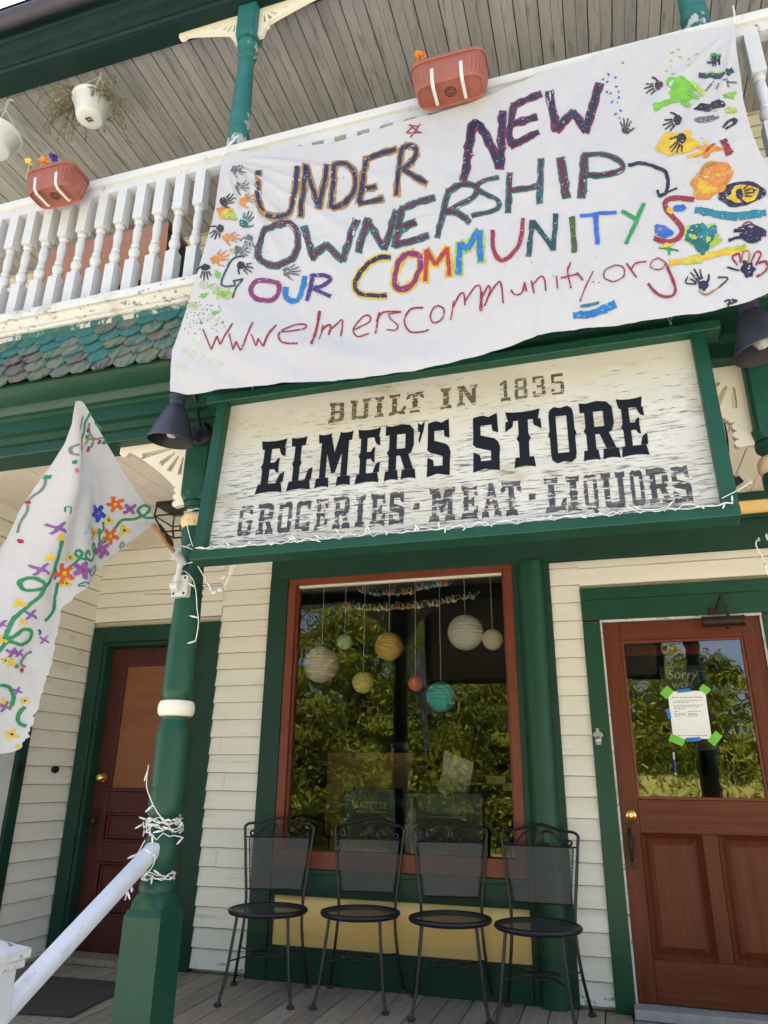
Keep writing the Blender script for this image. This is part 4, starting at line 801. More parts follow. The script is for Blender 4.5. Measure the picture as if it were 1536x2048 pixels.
for x, y, r_, m_ in ((185,752,12,0),(238,768,11,0),(130,862,11,0),(142,1040,11,1),(95,1096,10,1),(150,1115,17,1),(68,1182,13,1),(252,1170,17,1),(232,945,14,1),(322,568,7,0)): x, y = ZA((x, y))[0]; swirl(x, y, r_, .002, m_)
for a in range(6):
    x, y = ZA((285,805))[0]; br.stroke([(x,y),(x+14*math.cos(a*1.05-.3),y+9*math.sin(a*1.05-.3)),(x+22*math.cos(a*1.05),y+14*math.sin(a*1.05)),(x+12*math.cos(a*1.05+.4),y+9*math.sin(a*1.05+.4)),(x,y)], 2, .0022, 0, 3)
br.blob(*ZA((290,805))[0], 12, 6, .0028, 2, -.2, .5); br.blob(*ZA((185,810))[0], 10, 4, .003, 2, -.3, .6); br.blob(*ZA((250,700))[0], 6, 8, .0026, 2, 0, .7); br.blob(*ZA((250,910))[0], 8, 4, .0026, 2, 0, .4)
br.make('painted_swirls', [PM['ygreen'], paintmat('pale_green_pen', (.42,.52,.34)), PM['lime']], banner)
br = Brush(bmap)
for _ in range(70):
    x, y = RND.uniform(480, 1450), RND.uniform(180, 740)
    if 45 < y-(-.24*(x-440)+312) and y < 780-.24*(x-345): br.blob(x, y, RND.uniform(.6, 2), RND.uniform(.5, 1.1), .0018, 0 if RND.random() < .6 else 1, RND.uniform(-1.5, 1.5), .5, 8)
br.make('paint_splatter', [PM['black'], PM['crimson']], banner)

# ================================================================ painted flag on a pole
FLx = [(803,146),(847,141),(887,128),(937,107),(983,86),(1030,63),(1073,45),(1110,28),(1190,-8),(1270,-46),(1340,-80),(1420,-114),(1500,-142)]
FRx = [(803,156),(812,164),(880,202),(955,247),(1015,287),(1046,307),(1056,296),(1075,272),(1100,243),(1130,208),(1160,172),(1190,132),(1215,108),(1250,100),(1310,88),(1400,62),(1470,42),(1500,22)]
def itp(T, y):
    for a, c in zip(T, T[1:]):
        if y <= c[0]: q = (y-a[0])/(c[0]-a[0]); return a[1]+(c[1]-a[1])*q
    return T[-1][1]
FX = PXL
def fold(px, py):
    t = max(0, py-805); q = (px-(150-.2*t))/(40+.42*t)
    e = .055*math.sin(q*4.6+.5)*min(1, t/170) + .018*math.sin(q*11+py/130)*min(1, t/200) + .006*noise.noise(V((px/30, py/60, 3)))
    e *= 1-.85*max(0, min(1, (q-.35)/.35))
    if py < 1046: k = max(0, min(1, (itp(FRx, py)-px)/45)); e = e*k + .016*(1-k)
    return e
def fmap(px, py, off=0):
    p = atx(px, py, FX); return p + V((fold(px, py)+off, 0, 0))
flag = thing('flag', tuple(fmap(330, 1085) - V((0,0,.05))), 'white cotton flag painted with flowers and vines, drooping from a wooden pole', 'flag')
b = B()
def ff(u, v):
    y = 803+v*(1497-803); l, r_ = itp(FLx, y), itp(FRx, y)
    if y > 1046: r_ += 4*noise.noise(V((y/6, 0, 5)))+3*noise.noise(V((y/15, 2, 5)))
    yy = y + (10*math.sin(u*9)*(v > .985))
    return fmap(l+(r_-l)*u, yy)
b.sheet(ff, 70, 180); b.build('flag_cloth', m_flag, flag, sharp=180)
b = B(); tip, butt = fmap(157, 806), aty(343, 1118, -1.91)
butt.x = PXL+.0; 
b.tube([tip.lerp(butt,.2)+V((-.022,-.012,-.015)), tip.lerp(butt,.7)+V((-.016,-.012,-.012)), butt+(butt-tip).normalized()*.02], .0085, 10); b.tube([tip.lerp(butt, .74)+V((-.014,-.014,.0)), butt+(butt-tip).normalized()*.02+V((-.004,0,.01))], .006, 8)
b.build('flag_pole', M('bamboo_pole', (.36,.17,.06), .5, (.45,.23,.09), 12, st=(1,1,.3)), flag)
B().tube([tip.lerp(butt, q_)+V((.012,0,-.004)) for q_ in (.74,.78,.83,.87,.9)], [.002,.006,.009,.011,.003], 8).build('dark_tag', m_bronze, flag)
# ---- flowers
FZ = lambda x, y: (x/3, 780+y/3)
br = Brush(fmap)
def flower(x, y, r_, m_, mc, n=5, rot=0, wd=.5, Z=FZ):
    x, y = Z(x, y); r_ = r_/3
    for i in range(n):
        a = rot+2*math.pi*i/n; br.stroke([(x, y), (x+r_*.6*math.cos(a), y+r_*.6*math.sin(a)), (x+r_*math.cos(a+.12), y+r_*math.sin(a+.12))], r_*wd, .0022+.0001*i, m_, 3, .25, .3)
    br.blob(x, y, r_*.22, r_*.22, .0032, mc, 0, .3, 10)
def vine(pts, w_=5, m_=3, Z=FZ): br.stroke([Z(*p) for p in pts], w_, .0019+.0002*RND.random(), m_, 6, 0, .3)
# colour slots: 0 blue 1 orange 2 purple 3 green 4 yellow 5 berry 6 dark 7 greygreen 8 pink
flower(590,738,55,0,2,5,.3,.62); flower(698,685,48,1,4,5,.6,.5); flower(772,715,38,2,5,4,.8,.6); flower(672,876,52,1,4,5,.2,.5); flower(620,960,52,2,1,5,.5,.62); flower(433,1085,55,2,5,5,.1,.62); flower(330,1105,62,1,4,5,.5,.5)
flower(662,780,32,4,6,3,.3,.75); flower(550,860,42,4,6,3,-.3,.75); flower(750,842,36,4,6,3,.1,.75); flower(365,1008,30,4,6,3,.3,.75); flower(342,1165,28,4,6,3,.5,.75); flower(465,315,22,4,6,3,.5,.9)
vine([(905,770),(850,765),(815,725),(840,695),(875,710),(860,745),(800,775),(740,780),(695,835)], 5.5)
vine([(625,790),(630,830),(600,865),(585,845),(605,840),(600,890),(625,915),(650,900)], 4.5)
vine([(590,980),(540,970),(525,940),(550,925),(560,955),(530,1015),(480,1025),(455,995),(475,970),(490,995)], 5); vine([(470,1020),(430,1015),(400,985),(420,965),(435,990),(400,1040),(360,1070)], 5)
vine([(300,1160),(285,1250),(270,1330),(225,1390)], 6); vine([(305,910),(285,1000),(260,1120),(215,1190),(140,1200),(130,1150),(170,1130),(215,1170),(200,1230),(130,1310),(80,1370),(50,1440),(30,1500)], 6.5)
vine([(20,1500),(70,1480),(110,1440),(155,1450),(150,1500),(100,1530),(50,1510),(20,1540),(-20,1600)], 6.5); vine([(520,140),(495,200),(490,260),(460,300)], 4.5); vine([(545,200),(590,240)], 3.5, 3)
vine([(515,200),(520,250),(550,295),(600,290)], 4.5, 7); vine([(500,330),(520,300),(545,300),(540,340),(515,345)], 4, 7); vine([(430,330),(395,350),(390,385),(415,400)], 4, 7); vine([(480,160),(470,200),(455,240)], 3, 7)
for x, y, c in ((515,245,5),(580,315,5),(520,358,5),(605,320,3),(512,282,3),(450,355,2),(395,490,8),(310,520,3),(240,665,5),(175,900,5),(390,440,3)): x, y = FZ(x, y); br.blob(x, y, 3.6, 4.6, .0024, c, .3, .4, 12)
vine([(320,740),(325,710),(350,715),(345,750)], 2.5, 3); vine([(310,510),(290,590),(245,650),(230,720),(195,790),(175,850)], 3, 7)
for x, y, r_ in ((290,835,45),(205,1080,45),(150,1350,38),(30,1405,32),(95,1580,30),(225,1500,30)): flower(x, y, r_, 2, 2, 4, .6, .4)
for x, y, r_ in ((300,890,26),(245,1010,26),(110,1280,30),(110,1395,22),(15,1500,28),(60,1640,30),(20,1880,30)): flower(x, y, r_, 4, 4, 3, .4, .7)
vine([(560,1050),(570,1080),(520,1115),(480,1110),(510,1080),(560,1060)], 2.6, 3); vine([(470,1165),(430,1160),(400,1180),(440,1180)], 2.6, 3); vine([(725,945),(740,910),(750,930),(730,950)], 2.2, 3)
ZL = lambda x, y: (x/2.535, 1240+y/2.535)
vine([(0,330),(40,340),(60,390),(40,440),(0,430)], 7, 3, ZL); vine([(100,440),(75,480),(75,520),(100,540)], 7, 3, ZL); vine([(140,160),(110,180),(90,220),(110,240)], 5, 7, ZL)
for x, y, r_, c in ((50,165,28,2),(75,360,22,2),(20,440,30,2),(20,205,20,4),(100,410,22,4),(45,580,30,4)): flower(x, y, r_*1.18, c, 6 if c == 4 else 2, 4, .4, .5, ZL)
for x, y, c in ((70,235,3),(95,255,5),(60,640,4)): x, y = ZL(x, y); br.blob(x, y, 4, 4, .0026, c, 0, .4, 12)
br.stroke([FZ(450,870),FZ(480,840),FZ(515,800)], 4, .002, 9, jit=.5); br.stroke([FZ(275,1075),FZ(283,1110),FZ(278,1140)], 4, .002, 0); br.stroke([FZ(195,1440),FZ(205,1455),FZ(200,1470)], 4, .002, 0)
FC0 = [('flag_blue',(.01,.06,.38)),('flag_orange',(.7,.11,.015)),('flag_purple',(.25,.1,.32)),('flag_green',(.03,.24,.09)),('flag_yellow',(.75,.5,.02)),('flag_berry',(.4,.02,.05)),('flag_dark',(.03,.04,.1)),('flag_greygreen',(.2,.22,.17)),('flag_pink',(.6,.15,.25)),('flag_paleblue',(.4,.5,.62))]
FC = [(n_, tuple(q_*.68 for q_ in c_)) for n_, c_ in FC0]
br.make('painted_flowers', [M(n_, c_, .7, tuple(min(1, q_*1.25+.01) for q_ in c_), 30) for n_, c_ in FC], flag)
# ---- flag bracket on the post
fb = thing('flag_bracket', (PXL, -1.89, 1.9), 'white cast flagpole bracket strapped to the left porch post', 'bracket')
pc = aty(362, 1173, -1.872); B().prism([(-.034,-.05),(.034,-.05),(.04,-.044),(.04,.044),(.034,.05),(-.034,.05),(-.04,.044),(-.04,-.044)], lambda u, v, w_: V((pc.x+u, w_, pc.z+v)), -1.887, -1.85).build('bracket_plate', m_plastic, fb, bevel=.003)
d = (tip-butt).normalized(); s0 = V((pc.x-.012, -1.897, pc.z-.005))
b = B(); b.tube([s0, butt-d*.02], .013, 12); b.tube([butt-d*.035, butt+d*.045], [.019, .021], 18); b.tube([butt+d*.045, butt+d*.05], .024, 18); b.tube([butt+V((-.02,0,0)), butt+V((-.04,-.004,0))], .008, 10); b.lathe([(0,-.02),(.022,-.018),(.022,.018),(0,.02)], s0, 18, mat=Matrix(((0,0,1),(1,0,0),(0,1,0))))
b.build('pole_socket', m_plastic, fb)
b = B()
for u, v in ((-.026,-.036),(.026,-.036),(.026,.036),(0,.01)): b.lathe([(0,-.004),(.005,-.003),(.006,0)], (pc.x+u, -1.887, pc.z+v), 10, mat=Matrix(((1,0,0),(0,0,1),(0,1,0))))
b.build('screw', m_dark, fb)
for i, zt in enumerate((pc.z+.01, pc.z-.025)):
    b = B(); R0 = .0645
    b.tube([V((PXL+R0*math.cos(a), PY+R0*math.sin(a), zt)) for a in [2*math.pi*k/24 for k in range(24)]], .0022, 5, closed=True)
    sg = (1, -1)[i]; b.tube([V((PXL+sg*R0*.9, PY-.045, zt)), V((PXL+sg*.2, PY-.06, zt-.005*sg))], [.0022, .001], 5); b.build('cable_tie', m_dark, fb)

# ================================================================ barn lamps
def barn_lamp(cx, ctr_px, label, tilt):
    c = aty(*ctr_px, -2.03)                              # middle of the shade
    r0 = thing('wall_lamp', (cx, -1.89, c.z), label, 'lamp', 'slate barn lamps over the sign ends')
    T_ = Matrix.Rotation(math.radians(tilt[0]), 3, 'X') @ Matrix.Rotation(math.radians(tilt[1]), 3, 'Y')
    K = 1.22; T_ = T_ @ Matrix.Scale(K, 3); b = B(); b.lathe([(.088,-.073),(.09,-.07),(.07,-.015),(.047,.048),(.036,.068),(.03,.074),(.03,.098),(.034,.1),(.034,.115),(0,.118)], c, 36, mat=T_, cap=False); sh = b.build('lamp_shade', m_lampbl, r0); B().lathe([(.087,-.0725),(.067,-.015),(.044,.048),(.0,.064)], c, 36, mat=T_, cap=False).build('shade_lining', m_dark, sh)
    B().lathe([(0,-.058),(.015,-.054),(.024,-.036),(.022,-.014),(.014,.003),(.012,.05)], c, 20, mat=T_).build('light_bulb', M('frosted_bulb', (.4,.4,.38), .3), sh)
    top = c + T_ @ V((0,0,.1)); ws = V((cx+.02, -1.87, c.z+.015))
    b = B(); b.lathe([(.062,0),(.062,-.012),(.05,-.022),(.046,-.03),(.03,-.034),(0,-.036)], ws, 28, mat=Matrix(((1,0,0),(0,0,1),(0,1,0)))); b.build('wall_plate', m_dark, r0)
    b = B(); b.tube(smooth([ws+V((0,-.02,.0)), ws+V((0,-.05,.07)), ws+V((-.01,-.06,.15)), (ws+top)/2+V((0,-.02,.14)), top+V((0,.0,.045)), top+V((0,0,0))], 6), .0085, 10); b.build('gooseneck', m_dark, r0)
    b = B(); kp = ws+V((.02,-.03,.03)); b.tube([kp+V((0,0,.03)), kp+V((.004,-.004,-.01)), kp], .0025, 6); b.build('pull_chain', m_steel, r0)
    return r0
barn_lamp(PXL, (347, 848), 'slate barn lamp on the left post, just under the banner\'s lower left corner', (4, 6))
barn_lamp(PXR, (1515, 665), 'slate barn lamp on the right post, cut by the picture edge below the painted handprints', (2, -8))

# ================================================================ planters on the rail, hanging baskets
def planter(cx, hw, rim_px, label, flowers):
    yc = -2.06; zr = aty(rim_px[0], rim_px[1], yc-.1).z; hd = .1; H = .155
    r0 = thing('rail_planter', (cx, yc, zr-H), label, 'planter', 'terracotta planters on the railing')
    def ring(w_, d_, z, ribs=0):
        P = []; n = 120
        for j in range(n):
            th = 2*math.pi*j/n; c, s_ = math.cos(th), math.sin(th); e = 2/5.0
            x = w_*math.copysign(abs(c)**e, c); y = d_*math.copysign(abs(s_)**e, s_)
            k_ = 1 + (ribs*.05 if j % 4 < 2 else 0)
            P.append((cx+x*k_, yc+y*k_, z))
        return P
    L = [ring(hw*.80, hd*.66, zr-H+.012), ring(hw*.84, hd*.72, zr-H), ring(hw*.87, hd*.78, zr-H+.012), ring(hw*.885, hd*.8, zr-H+.03, 1), ring(hw*.94, hd*.89, zr-.045, 1), ring(hw*.95, hd*.9, zr-.035), ring(hw*.96, hd*.92, zr-.02), ring(hw*.995, hd*.985, zr-.022), ring(hw, hd, zr-.004), ring(hw*.985, hd*.97, zr), ring(hw*.94, hd*.9, zr-.01), ring(hw*.9, hd*.85, zr-.03)]
    n = 120; b = B(); b.add([p for q in L for p in q], [(i*n+j, i*n+(j+1) % n, (i+1)*n+(j+1) % n, (i+1)*n+j) for i in range(len(L)-1) for j in range(n)] + [list(reversed(range(n)))])
    b.build('planter_box', m_terra, r0, sharp=28)
    b = B(); 
    for j in range(10):
        a = 2*math.pi*j/10; b.tube([V((cx+.008*math.cos(a), yc+.008*math.sin(a), zr-H+.011)), V((cx+.024*math.cos(a), yc+.024*math.sin(a), zr-H+.011))], .0022, 4)
    b.tube([V((cx+.027*math.cos(a), yc+.027*math.sin(a), zr-H+.011)) for a in [2*math.pi*k/20 for k in range(20)]], .002, 5, closed=True); b.build('drain_grid', m_bronze, r0)
    b = B(); b.flat([(cx+hw*.9*math.cos(a), yc+hd*.85*math.sin(a), zr-.03) for a in [2*math.pi*k/24 for k in range(24)]]); b.build('soil', m_bark, r0)
    for x, y, z, c, k in flowers:
        b = B()
        for j in range(9):
            a = RND.uniform(0, 6.3); e = RND.uniform(.1, 1.2); p = V((cx+x, yc+y, zr+z)); dd = V((math.cos(a)*math.cos(e), math.sin(a)*math.cos(e), math.sin(e)-.3)).normalized(); s_ = dd.orthogonal().normalized(); l = k*RND.uniform(.7, 1.1)
            b.flat([p, p+dd*l*.6+s_*l*.42, p+dd*l, p+dd*l*.6-s_*l*.42])
        b.tube([(cx+x, yc+y, zr-.03), (cx+x, yc+y, zr+z)], .002, 4, 0)
        b.build('flower', c, r0)
    b = B()
    for j in range(26):
        p = V((cx+RND.uniform(-hw*.8, hw*.8), yc+RND.uniform(-.08, .07), zr+RND.uniform(-.02, .045))); dd = V((RND.uniform(-1,1), RND.uniform(-1,1), RND.uniform(.2,1))).normalized(); s_ = dd.orthogonal().normalized(); l = .03
        b.flat([p, p+dd*l*.5+s_*l*.35, p+dd*l, p+dd*l*.5-s_*l*.35])
    b.build('foliage', m_leaf[0], r0)
    for dx in (-.075, .07):
        b = B(); x = cx+dx; bw = .0062
        P = [(RY-.056, 4.40), (RY-.058, 4.515), (yc+.06, zr-H-.007), (yc-.06, zr-H-.006), (yc-.082, zr-H+.02), (yc-.1, zr-.055)]
        P = [(RY-.056, 4.37), (RY-.062, 4.475), (yc+.04, zr-H-.008), (yc-.058, zr-H-.008), (yc-.08, zr-H+.012), (yc-.09, zr-.075)]
        for (ya, za), (yb, zb_) in zip(P, P[1:]):
            t = V((0, yb-ya, zb_-za)).normalized(); 
            b.bar((x, ya, za), V((x, yb, zb_))+t*.003, bw*2*(1.35 if za < 4.45 else .9), .006, up=(0, -t.z, t.y))
        o = b.build('planter_bracket', m_plastic, bevel=.001)
        which = 'left' if dx < 0 else 'right'
        tag(o, '%s one of the two white brackets under the %s' % (which, 'planter above the banner' if cx > -1.5 else 'planter near the left edge'), 'bracket', 'planter brackets')
    return r0
m_or = M('orange_petal', (.8,.26,.02), .6); m_pu = M('violet_petal', (.09,.02,.3), .6); m_ye = M('yellow_petal', (.85,.55,.06), .6)
planter(aty(892,120,-2.16).x, .19, (900,103), 'planter above the banner, ribbed terracotta with one orange flower', [(-.15,-.06,.075,m_or,.035),(-.125,-.07,.06,m_or,.03)])
planter(aty(94,330,-2.16).x, .165, (116,322), 'planter near the picture\'s left edge, ribbed terracotta with orange and violet pansies', [(-.17,-.07,.085,m_ye,.032),(-.08,-.07,.07,m_or,.035),(-.05,-.07,.065,m_or,.03),(.0,-.07,.08,m_pu,.035)])
def basket(px, py, rr, hh, label, plant, y=-1.66, hook=None):
    c = aty(px, py, y); r0 = thing('hanging_basket', (c.x, y, c.z-hh), label, 'hanging pot', 'white hanging pots under the balcony ceiling')
    b = B(); b.lathe([(0,.006),(rr*.2,.006),(rr*.2,.0),(rr*.56,.0),(rr*.62,.006),(rr*.66,.02),(rr*.7,.05),(rr*.9,hh-.02),(rr*.95,hh-.018),(rr,hh-.008),(rr*.99,hh),(rr*.93,hh),(rr*.9,hh-.01),(rr*.66,.03)], (c.x, y, c.z-hh), 36); po_ = b.build('pot', m_plastic, r0)
    b = B()
    for q_ in (-1, 1): b.bar((c.x-.018, y+.011*q_, c.z-hh-.001), (c.x+.018, y+.011*q_, c.z-hh-.001), .007, .002); b.bar((c.x+.013*q_, y-.02, c.z-hh-.0015), (c.x+.013*q_, y+.02, c.z-hh-.0015), .006, .002)
    b.build('drain_slots', m_dark, po_)
    b = B(); hk = V((c.x+.02, y+.0, c.z+.24))
    for k in range(3):
        a = 2*math.pi*k/3+.6; b.tube([V((c.x+rr*.93*math.cos(a), y+rr*.93*math.sin(a), c.z-.004)), hk], .0042, 6)
    b.tube([hk+V((0,0,-.02)), hk+V((0,0,.05)), hk+V((.012,0,.085)), hk+V((.035,0,.09)), hk+V((.045,0,.07))], .009, 8); b.tube([hk+V((.03,0,.09)), V((hk.x+.03, y, SZ))], .003, 5); b.build('hanger', m_plastic, r0)
    if plant:
        st_ = B(); lf = B()
        for i in range(84):
            g = i % 4; a = RND.gauss((3.3, 3.3, -.25, 1.9)[g], (.5, .4, .45, .7)[g]); dr = g != 3; o = V((c.x+.08*math.cos(a), y+.08*math.sin(a), c.z-.01)); P = [o]; L_ = RND.uniform(.16, .3 if g == 3 else .42); dd = V((math.cos(a), math.sin(a)*.7, RND.uniform(.5, 1.9) if g != 2 else RND.uniform(-.2, .6))).normalized()
            for k in range(7):
                dd = (dd + V((RND.uniform(-.35,.35), RND.uniform(-.35,.35), (-.3 if g == 2 else -.42) if dr else -.1))).normalized(); P.append(P[-1]+dd*L_/7)
                for q_ in range(10):
                    l = RND.uniform(.009, .024); e = V((RND.uniform(-1,1), RND.uniform(-1,1), RND.uniform(-1,1))).normalized(); s_ = e.orthogonal().normalized(); p = P[-1]-dd*RND.uniform(0, L_/7)
                    lf.flat([p, p+e*l*.5+s_*l*.14, p+e*l, p+e*l*.5-s_*l*.14], 0 if (dr and RND.random() < .5) else 1)
            st_.tube(P, [.0022]*4+[.0014]*4, 4)
        tw = M('dry_twig', (.16,.1,.07), .8, (.24,.16,.11), 20)
        pl_ = st_.build('stems', tw, r0); lf.build('leaves', [M('dry_leaf', (.2,.15,.09), .8, (.28,.22,.13), 20), M('dusty_leaf', (.09,.14,.05), .7, (.14,.19,.08), 20)], r0)
    return r0
basket(186, 203, .142, .17, 'white hanging pot trailing a half dead wispy plant, near the balcony ceiling', True)
basket(-6, 268, .175, .15, 'white rounded empty hanging bowl cut by the left picture edge', False, -1.7)
b = B(); o = V((0,0,0))
# ---- things on the balcony behind the balusters
m_pink = M('salmon_cloth', (.55,.27,.18), .8, (.62,.33,.23), 3, bump=.2, bs=20)
TY = -1.62; tl, tr = aty(112, 500, TY), aty(335, 440, TY)
tz = (tl.z+tr.z)/2; X0, X1 = tl.x-.02, tr.x+.02
tab = thing('balcony_table', ((X0+X1)/2, TY+.3, 3.552), 'balcony table covered by a hanging salmon pink cloth behind the white balusters', 'table')
b = B(); b.box(X0+.02, X1-.02, TY+.02, TY+.55, tz-.03, tz-.004); b.build('table_top', m_bark, tab)
for x in (X0+.06, X1-.06):
    for y in (TY+.06, TY+.5): B().box(x-.02, x+.02, y-.02, y+.02, 3.552, tz-.03).build('leg', m_bark, tab)
b = B()
def clothf(u, v):
    x = X0+(X1-X0)*u; 
    if v < .3: return (x, TY+.57-.57*v/.3, tz+.004*math.sin(x*20))
    q = (v-.3)/.7; drop = (.55+.1*math.sin(u*5+1)) * q
    return (x + (-.16*(1-u)**3+.02*u)*q, TY-.01-.035*q*(1+math.sin(x*22)*.6+.5*math.sin(x*9)), tz-drop)
b.sheet(clothf, 60, 30); b.build('tablecloth', m_pink, tab, sharp=180)
def pot(px, py, r_, label):
    x = aty(px, py, TY+.22).x; tag(B().lathe([(r_*.7,0),(r_*.92,r_*1.25),(r_*.92,r_*1.25),(r_*1.06,r_*1.27),(r_*1.06,r_*1.62),(r_*.98,r_*1.64),(r_*.9,r_*1.3)], (x, TY+.22, tz+.006), 28).build('flower_pot', M('dark_terracotta', (.2,.05,.035), .6, (.26,.07,.05), 8)), label, 'flower pot', 'pots on the balcony table')
pot(292, 440, .1, 'largest dark terracotta pot on the pink tablecloth, near its right end'); pot(231, 460, .08, 'middle sized dark terracotta pot on the pink cloth, left of the biggest pot'); pot(97, 515, .055, 'smallest dark pot at the left corner of the pink tablecloth')
b = B(); rx, ry, rz0 = X0-.2, TY+.2, 3.552
for z in (3.7, 3.95, 4.2):
    for k in range(9): b.tube([(rx-.3, ry+.04*k-.1, z), (rx+.16, ry+.04*k-.1, z)], .004, 5)
    b.tube([(rx-.3, ry-.1, z), (rx-.3, ry+.22, z)], .005, 5); b.tube([(rx+.16, ry-.1, z), (rx+.16, ry+.22, z)], .005, 5)
for x in (rx-.3, rx+.16):
    for y in (ry-.1, ry+.22): b.tube([(x, y, 3.552), (x, y, 4.27)], .006, 6)
tag(b.build('wire_rack', m_black), 'black wire rack beside the pink covered table behind the leftmost balusters', 'rack')

# ================================================================ string lights
def bulb_proto(root):
    b = B(); b.tube([(0,0,0),(0,0,.013)], .0036, 6); b.lathe([(.0032,.013),(.0038,.018),(.0025,.03),(0,.036)], (0,0,0), 7, 1)
    o = b.build('mini_bulb', [m_plastic, M('clear_bulb', (.78,.77,.72), .25, (.84,.83,.8), 20)], base=(0,0,0)); o.parent = root; return o
def string(label, curves, nb, base, grp='white fairy light strings', spread=1.0, size=1.0):
    r0 = thing('string_lights', base, label, 'string lights', grp); b = B()
    for cv in curves: b.tube(cv, .0021*size, 5)
    b.build('wire', m_wire, r0); pr = None; allp = [(p, (cv[min(i+1, len(cv)-1)]-cv[max(0, i-1)])) for cv in curves for i, p in enumerate(cv)]
    for k in range(nb):
        p, t = allp[int((k+.5)/nb*len(allp))]
        a = V((RND.uniform(-1,1)*spread, -RND.uniform(.1,1), RND.uniform(-1,.7))).normalized(); q_ = a.to_track_quat('Z', 'Y')
        if pr is None: pr = bulb_proto(r0); o = pr
        else: o = dup(pr, r0)
        o.location = p-V(base); o.rotation_mode = 'QUATERNION'; o.rotation_quaternion = q_; o.scale = [size*1.15]*3
    return r0
def coil(z0, z1, turns, r_, jit=.006, n=22, x=PXL, ph=0):
    N = int(turns*n); return [V((x+(r_+RND.uniform(-.002,jit))*math.cos(ph+2*math.pi*i/n), PY+(r_+RND.uniform(-.002,jit))*math.sin(ph+2*math.pi*i/n), z0+(z1-z0)*i/N+RND.uniform(-jit,jit)*.8)) for i in range(N+1)]
# along the foot of the sign
cv = []
for k in range(2):
    P = []; n = 90
    for i in range(n+1): u = SU0-.03+(SU1+.06-SU0)*i/n; P.append(sp(u, -.004+RND.uniform(-.006,.014), .044+RND.uniform(0,.012)))
    cv.append(smooth(P, 2))
cv.append(smooth([sp(SU1+.0,.02,.05), sp(SU1+.09,.07,.04), sp(SU1+.1,.12,.0), sp(SU1+.06,.22,-.06), sp(SU1+.05,.36,-.09)], 5))
string('white fairy lights strung along the bottom edge of the shop sign', cv, 44, tuple(sp(-.6,0,0)), size=.72)
# round the left post, dangling plug
pt_ = lambda x, y, yy=-1.9: aty(x, y, yy+.022)
rs = .094
cv = [coil(2.335, 2.325, 1.1, .06, ph=-2), smooth([pt_(378,1028,-1.87), pt_(374,1045,-1.905), pt_(380,1075,-1.895), pt_(390,1105,-1.89), pt_(392,1128,-1.89)], 5),
      smooth([pt_(356,1090,-1.885), pt_(372,1094,-1.885), pt_(392,1102,-1.88), pt_(402,1112,-1.86)], 5),
      smooth([pt_(353,1131,-1.885), pt_(370,1128,-1.89), pt_(390,1126,-1.88), pt_(405,1148,-1.9), pt_(418,1172,-1.9), pt_(424,1182,-1.9)], 5),
      smooth([pt_(356,1141,-1.89), pt_(372,1144,-1.892), pt_(386,1160,-1.885), pt_(392,1185,-1.885), pt_(394,1215,-1.882), pt_(397,1240,-1.88), pt_(395,1262,-1.878), pt_(391,1282,-1.87)], 5),
      smooth([pt_(428,1184,-1.9), pt_(445,1176,-1.9), pt_(456,1150,-1.9), pt_(468,1125,-1.93), pt_(476,1108,-1.98)], 5), smooth([pt_(448,1178,-1.9), pt_(458,1156,-1.9), pt_(472,1128,-1.94), pt_(484,1106,-1.98)], 5)]
sl_ = string('white fairy lights looped round the ochre ring of the left post with a dangling plug', cv, 15, (PXL, -1.9, 1.9))
b = B(); p0, p1 = pt_(424,1186,-1.9), pt_(446,1178,-1.9); b.tube([p0, p0.lerp(p1,.45)], [.013,.011], 10); b.tube([p0.lerp(p1,.5), p1], [.009,.012], 10); b.bar(p0+V((-.012,0,.012)), p0+V((.0,0,.02)), .012, .018); b.build('plug', m_plastic, sl_)
# bundle at the foot of the shaft
cv = [coil(.985, .945, 5.5, .063, .013), coil(.96, .9, 2.2, .072, .018, ph=1), coil(.775, .755, 3.2, .059, .011, ph=2),
      smooth([pt_(297,1530,-1.86), pt_(293,1568,-1.885), pt_(300,1595,-1.892), pt_(315,1625,-1.892), pt_(335,1648,-1.885), pt_(346,1665,-1.87)], 6),
      smooth([pt_(290,1680,-1.89), pt_(272,1715,-1.93), pt_(265,1740,-1.93), pt_(258,1770,-1.93), pt_(250,1800,-1.92)], 5), smooth([pt_(296,1700,-1.93), pt_(310,1715,-1.93), pt_(300,1740,-1.92), pt_(280,1745,-1.92)], 5), smooth([pt_(272,1740,-1.93), pt_(262,1765,-1.94), pt_(266,1780,-1.93)], 5)]
string('tangled white fairy lights bunched where the stair rail meets the left post', cv, 48, (PXL, -1.88, .9))
PR_ = lambda x, y: aty(x, y, -1.865)
cv = [coil(2.0, 1.93, 2.5, .068, .018, x=PXR), coil(1.93, 1.78, 1.5, .072, .018, x=PXR), smooth([PR_(1518,1075), PR_(1512,1090), PR_(1528,1120), PR_(1535,1150)], 4)]
string('white fairy lights hung round the right post at the picture\'s right edge', cv, 14, (PXR, -1.88, 1.9))
b = B(); c0 = aty(1455, 880, -1.7); P = smooth([c0+V((0,0,.08)), c0, aty(1458,915,-1.7), aty(1463,945,-1.7), aty(1472,958,-1.7)], 5); b.tube(P, .0035, 6); b.bar(aty(1470,957,-1.7), aty(1480,968,-1.7), .022, .03)
tag(b.build('power_cord', m_dark), 'black power cord with a square plug dangling behind the right end of the sign', 'cord')

